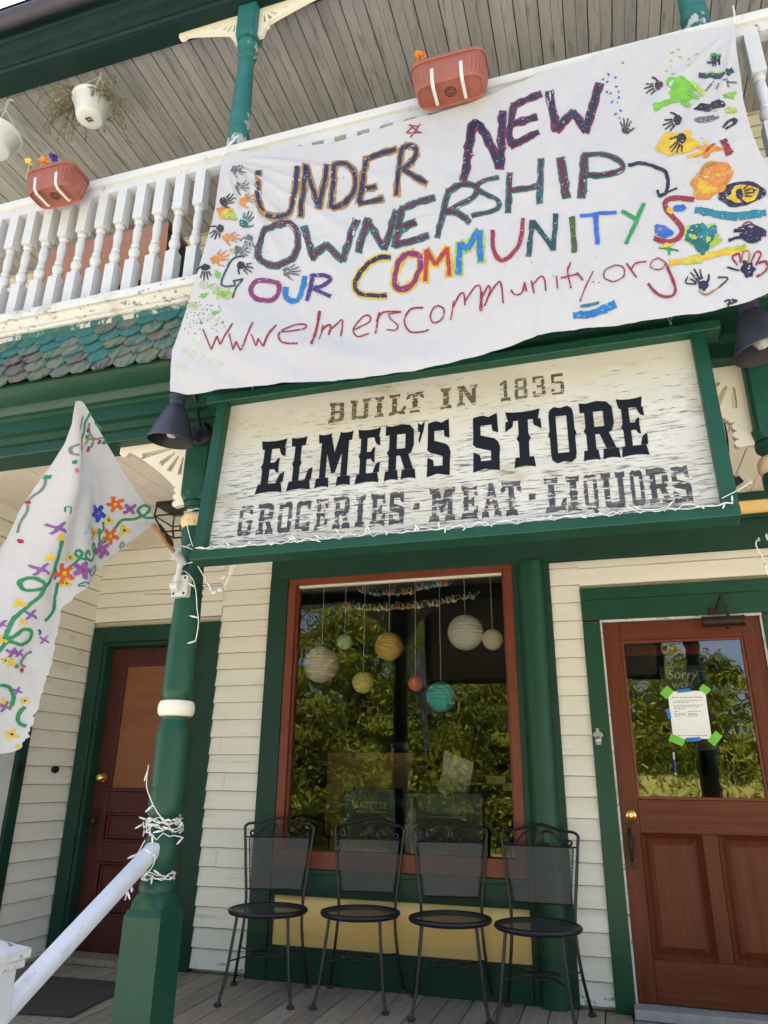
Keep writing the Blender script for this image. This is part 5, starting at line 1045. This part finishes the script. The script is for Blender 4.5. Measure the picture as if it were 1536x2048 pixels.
# ================================================================ stair railing
hr = thing('stair_railing', (PXL, -2.5, GZ+.1), 'chipped white stair handrail sloping down from the left post to a capped newel', 'stair railing')
a0, a1 = V((PXL-.0, -1.85, .87)), V((PXL-.01, -2.75, .36))
d = (a1-a0).normalized(); sx = V((1,0,0)); uz = sx.cross(d); uz = uz if uz.z > 0 else -uz
b = B(); pf = [(-.026,-.026),(.026,-.026),(.031,-.014),(.032,.008),(.027,.02),(.012,.026),(-.012,.026),(-.027,.02),(-.032,.008),(-.031,-.014)]
b.prism(pf, lambda u, v, w_: a0+d*w_+sx*u+uz*v, 0, (a1-a0).length); b.build('handrail', M('chipped_white_rail', (.56,.575,.61), .55, (.63,.64,.66), 3, peel=((.13,.125,.12), 16, .615, (1,.5,.5)), dirt=((.36,.35,.32), 9, .58), bump=.3), hr, sharp=50)
nt_ = aty(-4, 1906, -2.62); nx, ny, nz_ = nt_.x, -2.62, nt_.z
b = B(); b.box(nx-.042, nx+.042, ny-.042, ny+.042, GZ, nz_-.02); b.build('newel', m_white, hr, bevel=.004)
b = B(); b.box(nx-.052, nx+.052, ny-.062, ny+.062, nz_-.045, nz_-.02); b.box(nx-.06, nx+.06, ny-.072, ny+.072, nz_-.02, nz_+.004)
b.add([(nx-.06,ny-.072,nz_+.004),(nx+.06,ny-.072,nz_+.004),(nx+.06,ny+.072,nz_+.004),(nx-.06,ny+.072,nz_+.004),(nx,ny,nz_+.035)], [(0,1,4),(1,2,4),(2,3,4),(3,0,4)]); b.build('newel_cap', m_whitec, hr, bevel=.003)
b = B()
m_mat = M('brown_doormat', (.05,.04,.036), .95, (.09,.075,.066), 60, bump=.8, bs=250, dirt=((.2,.18,.16), 90, .7))
c0 = atz(215,1968,0); c1 = atz(2,2045,0)
b.prism([(-3.45,-.44),(-2.78,-.4),(-2.72,-1.02),(-3.42,-1.12)], lambda u, v, w_: V((u, v, w_)), .004, .016)
tag(b.build('doormat', m_mat, bevel=.002), 'flat dark brown doormat before the boarded red side door', 'doormat')

# ================================================================ iron chairs
m_mesh = M('black_expanded_mesh', (.05,.054,.066), .4, (.07,.075,.09), 40, spec=.5)
def chair(label):
    r0 = thing('patio_chair', (0,0,0), label, 'chair', 'black iron chairs in a row under the window')
    SH_, R_ = .43, .205
    b = B(); b.lathe([(R_-.012,SH_-.022),(R_-.002,SH_-.018),(R_+.004,SH_-.006),(R_,SH_+.004),(R_-.014,SH_+.008),(R_-.02,SH_+.002),(R_-.02,SH_-.016),(R_-.012,SH_-.022)], (0,0,0), 48, sy=.96, cap=False); rim = b.build('seat_rim', m_black, r0)
    b = B()
    for sg in (1, -1):
        for k in range(-34, 35):
            o_ = k*.0118; h = R_*R_-o_*o_*.78
            if h <= .0006: continue
            h = math.sqrt(h)*.98; c, s_ = math.cos(sg*1.02), math.sin(sg*1.02); p = V((-s_*o_*.6*1.4, c*o_*1.0, 0)); nn = V((c, s_, 0)); q = V((-s_, c, 0)); p = q*o_
            h2 = R_*R_*.93-o_*o_
            if h2 <= 0: continue
            h = math.sqrt(h2); w_ = q*.0032; z = V((0,0,SH_+.001+.0012*sg)); b.flat([p-nn*h-w_+z, p+nn*h-w_+z, p+nn*h+w_+z, p-nn*h+w_+z])
    b.build('seat_mesh', m_mesh, r0, sharp=180)
    # back: leans away, sides spread upwards
    bx = lambda z: .155+.045*(z-.43)/.45; by = lambda z: .15+.03*max(0, (z-.43)/.45)
    for s_ in (-1, 1):
        P = smooth([V((s_*.20,.185,.008)), V((s_*.175,.145,.17)), V((s_*.158,.138,.33)), V((s_*.157,.15,.45)), V((s_*bx(.62),by(.62),.62)), V((s_*bx(.82),by(.82),.82))], 6)
        b = B(); b.tube(P, .008, 8); lg = b.build('leg', m_black, r0)
        B().lathe([(0,0),(.017,0),(.02,.006),(.018,.014),(.008,.018),(0,.02)], (s_*.20,.185,0), 14).build('leg_foot', m_rust, lg)
        P = smooth([V((s_*.13,-.13,SH_-.015)), V((s_*.142,-.15,.28)), V((s_*.158,-.17,.12)), V((s_*.178,-.2,.008))], 6)
        b = B(); b.tube(P, .008, 8); lg = b.build('leg', m_black, r0)
        B().lathe([(0,0),(.017,0),(.02,.006),(.018,.014),(.008,.018),(0,.02)], (s_*.178,-.2,0), 14).build('leg_foot', m_rust, lg)
    W = bx(.82)
    P = [V((-W,by(.82),.82)), V((-W-.003,by(.85),.85)), V((-W+.012,by(.868),.868)), V((-W+.035,by(.873),.873)), V((-.11,by(.878),.878)), V((-.055,by(.895),.895)), V((0,by(.905),.905)), V((.055,by(.895),.895)), V((.11,by(.878),.878)), V((W-.035,by(.873),.873)), V((W-.012,by(.868),.868)), V((W+.003,by(.85),.85)), V((W,by(.82),.82))]
    b = B(); b.tube(smooth(P, 5), .008, 8)
    b.build('back_frame', m_black, r0)
    for z in (.795, .51): B().tube([V((-bx(z),by(z),z)), V((bx(z),by(z),z))], .005, 6).build('crossbar', m_black, r0)
    b = B()
    for s_ in (-1, 1):                                   # scrolls under the top rail
        cx, cz, r_ = s_*.042, .838, .034
        P = [V((cx+s_*.0+r_*math.cos(a)*s_*-1, 0, cz+r_*math.sin(a))) for a in [math.radians(q) for q in range(-120, 100, 20)]]
        P = [V((cx+s_*.012,0,.815)), V((cx+s_*.008,0,.80)), V((cx-s_*.012,0,.803)), V((cx-s_*.03,0,.82)), V((cx-s_*.034,0,.845)), V((cx-s_*.02,0,.868)), V((cx+s_*.008,0,.872)), V((cx+s_*.035,0,.858)), V((cx+s_*.06,0,.832)), V((cx+s_*.085,0,.808)), V((cx+s_*.112,0,.803)), V((cx+s_*.122,0,.815)), V((cx+s_*.115,0,.828)), V((cx+s_*.1,0,.826))]
        b.tube([V((p.x, by(p.z), p.z)) for p in smooth(P, 4)], .0062, 6)
    b.build('scrollwork', m_black, r0)
    b = B(); z0, z1 = .512, .792
    def corner(u, z): return V((u*(bx(z)-.022), by(z), z))
    for x_ in (-1, 1): b.tube([corner(x_, z0), corner(x_, z1)], .0035, 5)
    step = .0105; slope = 1.9
    hw = bx(.65)-.022; import_n = int((2*hw+(z1-z0)/slope)/step)+4
    for sg in (1, -1):
        for k in range(import_n):                        # slanted strands clipped to the panel
            x0 = -hw-(z1-z0)/slope+k*step if sg > 0 else -hw+k*step
            P0 = (x0, z0); P1 = (x0+sg*(z1-z0)/slope, z1)
            t0, t1 = 0., 1.; dx = P1[0]-P0[0]
            ta, tb = (-hw-P0[0])/dx, (hw-P0[0])/dx
            t0, t1 = max(t0, min(ta, tb)), min(t1, max(ta, tb))
            if t1-t0 < .02: continue
            A, C = [V((P0[0]+dx*t, 0, z0+(z1-z0)*t)) for t in (t0, t1)]
            A = V((A.x/hw*(bx(A.z)-.022), by(A.z)-.001*sg, A.z)); C = V((C.x/hw*(bx(C.z)-.022), by(C.z)-.001*sg, C.z))
            n_ = (C-A).normalized(); s2 = V((n_.z, 0, -n_.x))*.0017; b.flat([A-s2, C-s2, C+s2, A+s2])
    b.build('back_mesh', m_mesh, r0, sharp=180)
    b = B()                                              # crossed hoop stretcher
    b.tube(smooth([V((-.15,-.158,.2)), V((-.06,-.07,.21)), V((0,-.045,.21)), V((.06,-.07,.21)), V((.15,-.158,.2))], 5), .0042, 6); b.tube(smooth([V((-.172,.155,.2)), V((-.06,.06,.2)), V((0,.035,.2)), V((.06,.06,.2)), V((.172,.155,.2))], 5), .0042, 6)
    b.tube([V((.085*math.cos(a), .085*math.sin(a), .205)) for a in [2*math.pi*k/20 for k in range(20)]], .0038, 6, closed=True); b.build('stretcher', m_black, r0)
    return r0
c0 = chair('black iron mesh chair at the left end of the row, in front of the red window corner')
CH = [((-1.985,-.35), -13), ((-1.457,-.25), -5), ((-.935,-.255), -9.5), ((-.455,-.31), 4)]
CL = ['black iron mesh chair at the left end of the row, by the white siding', 'second black iron chair from the left, its back before the GAZETTE rack', 'third black iron chair from the left, its back below the Recorder rack', 'black iron chair at the right end of the row, before the round green column']
for i, ((x, y), a) in enumerate(CH):
    c = c0 if i == 0 else copy_tree(c0)
    c.location = (x, y, .002); c.rotation_euler.z = math.radians(-a); c.scale = (1.1, 1.1, 1); c['label'] = CL[i]

# ================================================================ on and round the entrance door
dl_ = thing('door_lamp', (.69, -.03, 2.0), 'small dark bronze picture lamp over the entrance door', 'lamp')
B().tube([(.585,-.095,2.03),(.80,-.095,2.03)], .03, 18).tube([(.578,-.095,2.03),(.59,-.095,2.03)], .033, 18).tube([(.795,-.095,2.03),(.807,-.095,2.03)], .033, 18).lathe([(0,-.02),(.012,-.015),(.012,0)], (.71,-.095,2.005), 12).build('lamp_tube', m_bronze, dl_)
B().bar((.67,-.038,2.11), (.70,-.095,2.19), .018, .006, up=(1,0,0)).bar((.70,-.095,2.19), (.725,-.095,2.055), .018, .006, up=(0,1,0)).box(.63,.68,-.044,-.034,2.085,2.125).build('lamp_arm', m_bronze, dl_)
bo_ = B(); p = aty(1196, 1472, -.035)
bo_.prism([(-.028,.012),(-.02,.02),(-.01,.026),(-.008,.045),(.008,.045),(.01,.026),(.02,.02),(.028,.012),(.03,.0),(.018,-.006),(.02,-.03),(.012,-.05),(-.012,-.05),(-.02,-.03),(-.018,-.006),(-.03,.0)], lambda u, v, w_: V((p.x+u, w_, p.z+v)), -.04, -.034)
bo_.lathe([(.008,-.022),(.017,-.018),(.02,-.008),(.02,0)], (p.x, -.04, p.z-.022), 18, mat=Matrix(((1,0,0),(0,0,1),(0,1,0)))); bo_.box(p.x-.024, p.x+.024, -.058, -.04, p.z+.002, p.z+.012)
tag(bo_.build('bottle_opener', m_steel, bevel=.001), 'little cast metal bottle opener screwed to the green casing left of the entrance door', 'bottle opener')
no = thing('notice', (.45, -.0, 1.37), 'white printed cleanup notice taped to the entrance door glass with green and blue tape', 'notice')
yN = .0095
c = [aty(1335,1386,yN), aty(1413,1379,yN), aty(1424,1478,yN), aty(1346,1479,yN)]
nx0, nx1, nz0, nz1 = .347, .553, 1.378, 1.647
B().box(nx0, nx1, yN-.0012, yN, nz0, nz1).build('paper', M('white_paper', (.8,.8,.82), .7), no)
def text(s_, size, loc, mt, name, parent, ext=.0, shear=0, sx=1):
    cu = bpy.data.curves.new('t', 'FONT'); cu.body = s_; cu.size = size; cu.align_x = 'CENTER'; cu.extrude = ext; cu.shear = shear
    t = bpy.data.objects.new('tmp', cu); COL.objects.link(t)
    me = bpy.data.meshes.new_from_object(t.evaluated_get(bpy.context.evaluated_depsgraph_get())); bpy.data.objects.remove(t)
    b = B(); b.add([(loc[0]+v.co.x*sx, loc[1]-v.co.z, loc[2]+v.co.y) for v in me.vertices], [list(p_.vertices) for p_ in me.polygons]); return b.build(name, mt, parent, sharp=180)
m_ink = M('grey_ink', (.2,.2,.21), .7); m_ink2 = M('dark_ink', (.06,.06,.065), .7)
text("Elmer's Community Cleanup", .0145, (.45, yN-.002, 1.607), m_ink2, 'notice_title', no)
b = B()
for z, a, e in ((1.59,.37,.53),(1.581,.37,.46),(1.565,.37,.53),(1.556,.37,.51),(1.546,.37,.43),(1.53,.37,.40),(1.53,.445,.52),(1.518,.37,.425),(1.511,.37,.43),(1.504,.37,.40),(1.518,.445,.49),(1.511,.445,.50),(1.504,.445,.49),(1.395,.372,.53)):
    x = a
    while x < e: wl = RND.uniform(.008, .022); b.flat([(x,yN-.002,z),(min(e,x+wl),yN-.002,z),(min(e,x+wl),yN-.002,z+.003),(x,yN-.002,z+.003)]); x += wl+.004
b.build('printed_lines', m_ink, no, sharp=180)
m_tg = M('green_tape', (.16,.5,.05), .5); m_tb = M('blue_tape', (.02,.17,.5), .5)
def tape(x, z, w_, h, an, mt):
    ca, sa = math.cos(an), math.sin(an); B().prism([(u*ca-v*sa, u*sa+v*ca) for u, v in ((-w_/2,-h/2),(w_/2,-h/2+.003),(w_/2,h/2),(-w_/2,h/2-.002))], lambda u, v, q: V((x+u, q, z+v)), yN-.0045, yN-.002).build('tape', mt, no)
tape(.343,1.642,.064,.05,.75,m_tg); tape(.553,1.655,.05,.042,-.75,m_tg); tape(.365,1.372,.08,.045,-.5,m_tg); tape(.57,1.38,.075,.048,.8,m_tg); tape(.44,1.65,.075,.022,.05,m_tb); tape(.455,1.375,.076,.024,.02,m_tb); tape(.338,1.52,.02,.06,.1,m_tb)
pe = thing('pen', (.336, .004, 1.18), 'blue and white pen hanging by a string on the door glass below the notice', 'pen')
b = B(); b.tube([(.336,.002,1.195),(.337,.002,1.265)], .0055, 10); b.build('pen_barrel', M('blue_pen', (.02,.05,.3), .35), pe)
B().tube([(.336,.002,1.18),(.336,.002,1.195)], [.002,.0055], 8).tube([(.337,.002,1.265),(.338,.002,1.305)], .0055, 10).build('pen_cap', m_plastic, pe); B().tube(smooth([(.338,.003,1.305),(.332,.004,1.33),(.34,.006,1.36),(.333,.006,1.45),(.332,.006,1.50)], 4), .0012, 4).build('pen_string', m_ink2, pe)
sg_ = thing('closed_sign', (.43, .04, 1.6), 'slate closed sign lettered Sorry WE\'RE hanging inside the door glass, partly behind the notice', 'sign')
B().box(.32,.54,.045,.052,1.60,1.80).build('sign_plate', M('slate_plate', (.035,.045,.045), .5), sg_)
mw_ = M('chalk_white', (.6,.62,.6), .7); text("Sorry", .075, (.44,.043,1.725), mw_, 'sign_text', sg_, shear=.3); text("WE'RE", .042, (.44,.043,1.672), mw_, 'sign_text', sg_)

# ================================================================ behind the shop window: paper lanterns, crane garlands, newspaper racks
def lantern(px, py, rpx, col, label, y=.22):
    col = tuple(min(.9, q*1.3) for q in col)
    c = aty(px, py, y); r_ = (aty(px+rpx, py, y)-aty(px-rpx, py, y)).length/2
    r0 = thing('paper_lantern', (c.x, y, c.z-r_), label, 'lantern', 'round paper lanterns in the shop window')
    prof = []; n = 30
    for i in range(n+1):
        a = -math.pi/2*.93+math.pi*.93*i/n; k_ = 1+(.022 if i % 2 else -.018); prof.append((r_*math.cos(a)*k_, r_*math.sin(a)))
    m_ = M('lantern_paper', col, .7, tuple(min(1, q*1.1) for q in col), 6, spec=.2)
    B().lathe(prof, c, 40).build('lantern_shade', m_, r0, sharp=12); B().tube([c+V((0,0,r_*.96)), V((c.x, y, 2.8))], .0022, 5).build('lantern_string', m_wire, r0)
for px, py, rp, col, n_ in ((642,1329,33,(.62,.5,.48),'large blush pink paper lantern hanging low at the left of the window'),(689,1284,14,(.42,.6,.38),'tiny pale green paper lantern, upper left of the window'),(778,1293,27,(.8,.42,.12),'orange paper lantern hanging at the window centre'),(726,1365,20.5,(.72,.56,.2),'yellow paper lantern below and left of the orange one'),
    (831,1367,14.5,(.65,.14,.1),'tiny coral red paper lantern left of the turquoise one'),(882,1393,29,(.06,.5,.52),'turquoise paper lantern, lowest in the window'),(931,1265,35,(.7,.66,.6),'largest cream white paper lantern, high at the window\'s right'),(985.5,1279,21,(.66,.56,.45),'smaller beige paper lantern at the window\'s right edge')):
    lantern(px, py, rp, col, n_)
CRC = [M('crane_'+n_, c_, .6) for n_, c_ in (('cream',(.8,.7,.5)),('coral',(.8,.28,.17)),('orange',(.85,.4,.11)),('teal',(.15,.45,.48)),('green',(.3,.5,.3)),('white',(.8,.78,.7)))]
def crane_mesh(mt, root):
    b = B(); s_ = .072
    A = [V(p_)*s_ for p_ in ((0,-.12,0),(0,.12,0),(-.28,0,.06),(.28,0,.06),(0,0,-.18))]
    b.add(A, [(0,2,4),(2,1,4),(1,3,4),(3,0,4),(0,3,1,2)])
    b.flat([V(p_)*s_ for p_ in ((-.06,0,.03),(-.16,-.5,.5),(.06,0,.05))]); b.flat([V(p_)*s_ for p_ in ((.06,0,.03),(.12,.5,.55),(-.06,0,.05))])
    b.flat([V(p_)*s_ for p_ in ((-.22,0,.05),(-.62,.0,.42),(-.2,0,-.06))]); b.flat([V(p_)*s_ for p_ in ((.22,0,.05),(.5,.0,.55),(.66,.02,.4),(.47,0,.46),(.2,0,-.06))])
    o = b.build('paper_crane', mt, base=(0,0,0), sharp=5); o.parent = root; return o
def garland(pts, n, label, y, base=None, ZC=lambda x, y_: (660+x/4.8, 1130+y_/4.8)):
    P = [aty(*ZC(*q), y) for q in pts]; P = smooth(P, 8)
    r0 = thing('crane_garland', tuple(P[0]), label, 'garland', 'garlands of paper cranes'); B().tube([P[0]+V((0,0,.0)), *P[1:-1], P[-1]], .001, 4).build('thread', m_wire, r0); protos = {}
    for k in range(n):
        f = (k+.5)/n*(len(P)-1); i = int(f); p_ = P[i].lerp(P[min(i+1, len(P)-1)], f-i)+V((RND.uniform(-.006,.006),0,RND.uniform(-.008,.004))); ci = RND.randrange(6)
        if ci not in protos: protos[ci] = crane_mesh(CRC[ci], r0); o = protos[ci]
        else: o = dup(protos[ci], r0)
        o.location = p_-P[0]; o.rotation_euler = (RND.uniform(-.3,.3), RND.uniform(-.3,.3), RND.uniform(-.9,.9)); o.scale = [RND.uniform(.9, 1.2)]*3
garland([(270,250),(400,275),(590,280),(760,265),(900,225),(1020,200),(1130,180)], 24, 'upper garland of tiny folded paper cranes across the top of the window', .16)
garland([(110,400),(250,420),(430,425),(620,420),(800,405),(900,395)], 24, 'lower garland of tiny folded paper cranes, left part of the window', .13)
garland([(935,385),(1000,385),(1080,365),(1170,350),(1215,345)], 7, 'short run of green and cream paper cranes right of the lower garland', .13); garland([(1250,320),(1320,318),(1390,300)], 3, 'two or three coral paper cranes just above the cream lantern', .13)
def rack(px, py, word_, y, label, w_=.46, sz=.07):
    c = aty(px, py, y); r0 = thing('newspaper_rack', (c.x, y+.15, .6), label, 'newspaper rack', 'newspaper racks in the window')
    B().box(c.x-w_/2, c.x+w_/2, y+.004, y+.2, .602, c.z+.1).build('rack_box', M('dark_green_rack', (.006,.025,.018), .5), r0, bevel=.006); text(word_, sz, (c.x+.01, y-.001, c.z-.02), M('faded_white_lettering', (.14,.17,.16), .6), 'rack_lettering', r0); 
    B().box(c.x-.09, c.x+.13, y+.0, y+.003, c.z-.045, c.z-.038).build('underline', M('faded_white_rule', (.12,.15,.14), .6), r0)
rack(885, 1620, 'Recorder', .12, 'dark green newspaper rack lettered Recorder inside the shop window', .5, .062); rack(737, 1610, 'GAZETTE', .14, 'dark green newspaper rack lettered GAZETTE inside the shop window', .36, .055)
c = aty(737, 1545, .75); tag(B().box(c.x-.33, c.x+.33, .75, 1.1, .75, c.z+.14).build('cardboard_box', M('tan_cardboard', (.17,.095,.035), .8, (.2,.12,.045), 4), bevel=.006), 'big tan cardboard box behind the window, left of centre', 'box')
c = aty(910, 1545, .5); b = B(); b.sheet(lambda u, v: (c.x-.12+.2*u+.05*v, .5+.03*noise.noise(V((u*3, v*3, 0))), c.z-.12+.26*v-.07*u+.02*noise.noise(V((u*4, v*4, 4)))), 8, 8); tag(b.build('paper_bag', M('white_paper_bag', (.3,.3,.29), .7), sharp=20), 'crumpled white paper leaning behind the window glass, right of centre', 'paper')
for k, (px, py, w_, h) in enumerate(((992,1560,.13,.055),(1020,1574,.1,.05))):
    c = aty(px, py, .6); tag(B().box(c.x-w_/2, c.x+w_/2, .6, .7, c.z-h/2, c.z+h/2).build('small_box', M('tan_small_box', (.36,.25,.12), .8), bevel=.003), ('upper of two small tan boxes', 'lower of two small tan boxes')[k]+' inside the window\'s right side', 'box', 'small boxes inside the window')
tag(B().box(-1.3,-.52,.55,.75,1.0,1.03).build('display_shelf', m_inw), 'dim wooden shelf carrying the small tan boxes inside the window', 'shelf')
c = aty(824, 1622, .1); b = B(); b.lathe([(.028,0),(.03,.004),(.03,.07),(.022,.085),(.012,.1),(.012,.135),(.014,.136),(.014,.15),(0,.151)], (c.x,.1,.602+.28), 18); b.box(c.x-.04,c.x+.04,.07,.13,.602,.88); tag(b.build('glass_bottle', M('pale_bottle', (.2,.19,.15), .4)), 'small pale labelled bottle standing between the two newspaper racks', 'bottle')
# porch lantern
pl_ = aty(345, 985, -.75); pl0 = thing('porch_lantern', (pl_.x, -.75, pl_.z), 'black framed glass porch ceiling lantern half hidden behind the left post', 'lantern')
b = B(); x, y, z1 = pl_.x+.07, -.75, CZ-.02; q, q2 = .11, .065
z0 = z1-.2
b.box(x-q, x+q, y-q, y+q, z1-.03, z1-.001)
for sx_ in (-1, 1):
    for sy_ in (-1, 1): b.tube([(x+sx_*q*.95, y+sy_*q*.95, z1-.03), (x+sx_*q, y+sy_*q, z1-.1), (x+sx_*q2, y+sy_*q2, z0)], .006, 6)
for zz, qq in ((z1-.1, q), (z0, q2)): b.tube([(x-qq,y-qq,zz),(x+qq,y-qq,zz),(x+qq,y+qq,zz),(x-qq,y+qq,zz)], .006, 6, closed=True)
b.build('lantern_frame', m_dark, pl0); b = B(); b.flat([(x-q,y-q,z1-.1),(x+q,y-q,z1-.1),(x+q2,y-q2,z0),(x-q2,y-q2,z0)]); b.flat([(x+q,y-q,z1-.1),(x+q,y+q,z1-.1),(x+q2,y+q2,z0),(x+q2,y-q2,z0)]); b.build('lantern_glass', glassmat('lantern_pane', .0, 1.2), pl0)

# ================================================================ across the street (seen mirrored in the glass)
def leafcard(b, p, s_, m_):
    d = V((RND.uniform(-.8,.8), RND.uniform(-.8,.8), RND.uniform(-1,.25))).normalized(); q = d.orthogonal().normalized(); q.rotate(Matrix.Rotation(RND.uniform(0,6.28), 3, d)); b.flat([p-d*s_, p+q*s_*.38, p+d*s_, p-q*s_*.38], m_)
def make_tree(h, cr, label, seed, ncl=150, per=100):
    RND.seed(seed); r0 = thing('tree', (0,0,0), label, 'tree', 'trees across the street'); b = B()
    b.tube([(0,0,0),(.08,.03,h*.22),(-.05,.1,h*.45),(.05,0,h*.68),(0,.05,h*.9)], [.26,.2,.15,.1,.03], 10)
    lf = B()
    for k in range(ncl):
        a = RND.uniform(0, 6.28); zz = RND.uniform(.07, 1); env = max(.3, math.sin(math.pi*min(1, max(0, zz+.02)/1.04)))**.6; rr = cr*env*math.sqrt(RND.uniform(.08, 1)); c = V((rr*math.cos(a), rr*math.sin(a), h*zz))
        if k % 3 == 0: b.tube([(0,.03,h*zz*.72), c*.55+V((0,0,h*zz*.38)), c], [.05,.035,.012], 5)
        mi = RND.choices((0,1,2), (3,5,2))[0]; cs = RND.uniform(.35, .8)
        for j in range(per):
            v_ = V((RND.gauss(0,1), RND.gauss(0,1), RND.gauss(0,.55)))*cs*.5; leafcard(lf, c+v_-V((0,0,.12*v_.length**2)), RND.uniform(.06, .115), mi if RND.random() < .85 else RND.randrange(3))
    b.build('trunk', m_bark, r0); lf.build('crown', m_leaf, r0, sharp=180); return r0
protos = [make_tree(8.5, 3.0, 'tall leafy tree across the street', 3), make_tree(7.2, 2.6, 'mid height leafy tree across the street', 5), make_tree(5.0, 2.3, 'low bushy tree across the street', 8)]
spots = [(-10.5,-17.5,0,1.0),(-7.6,-18.6,1,1.05),(-13.6,-19,0,1.1),(-5.0,-19.6,0,.95),(-2.4,-18.2,1,.9),(-16.8,-17.8,1,1.15),(.2,-21.4,0,.9),(2.6,-19.9,2,1.1),(4.9,-18.8,2,.72),(7.4,-19.4,2,.8),(10.2,-18.2,1,.9),(-20,-19.5,0,1.1),(-8.6,-16.2,2,.8),(-5.9,-16.4,2,.7),(-11.4,-16.1,2,.85),(-3.6,-16.3,2,.75),(-9,-22.5,0,1.2),(-3.5,-23,0,1.15),(13,-20,0,1.0)]
used = set()
for i, (x, y, k, s_) in enumerate(sorted(spots)):
    t = protos[k] if k not in used else copy_tree(protos[k]); used.add(k)
    t.location = (x, y, GZ-.16); t.scale = (s_, s_, s_); t.rotation_euler.z = i*1.37
    t['label'] = ('tall', 'mid height', 'low bushy')[k]+' leafy tree across the street, mirrored in the shop glass'
RND.seed(21)
b = B()
for k in range(3600):
    x, y = RND.uniform(-26, 1.2), RND.uniform(-17, -15.4); h_ = .7+.5*noise.noise(V((x*.5, y, 0)))
    for j in range(5): leafcard(b, V((x+RND.uniform(-.15,.15), y+RND.uniform(-.15,.15), GZ-.16+RND.uniform(0,1)*h_*.9)), RND.uniform(.04,.08), RND.choices((0,1,2), (4,4,2))[0])
for k in range(2200):
    x, y = RND.uniform(-1.3, 14), RND.uniform(-16.4, -15.3)
    for j in range(4): leafcard(b, V((x, y, GZ-.15+1.75*min(1, (-15.2-y))+RND.uniform(0,.28))), RND.uniform(.04,.08), RND.choices((0,1,2), (4,5,1))[0])
tag(b.build('roadside_brush', m_leaf, sharp=180), 'low green roadside brush mirrored at the foot of the door glass', 'brush', kind='stuff')
b = B()
for k in range(5200):
    x, y = RND.uniform(-60, 60), RND.uniform(-44, -30); c = V((x, y, GZ+RND.uniform(.5, 9+3*noise.noise(V((x*.15, 0, 0))))*(1 if x < 1 else max(.3, 1-(x-1)*.14))))
    for j in range(4): leafcard(b, c+V((RND.gauss(0,.6), RND.gauss(0,.6), RND.gauss(0,.5))), RND.uniform(.3, .55), RND.choices((0,1,2), (4,2,4))[0])
tag(b.build('far_woodland', m_leaf, sharp=180), 'dense green woodland far behind the trees across the street', 'woodland', kind='stuff')
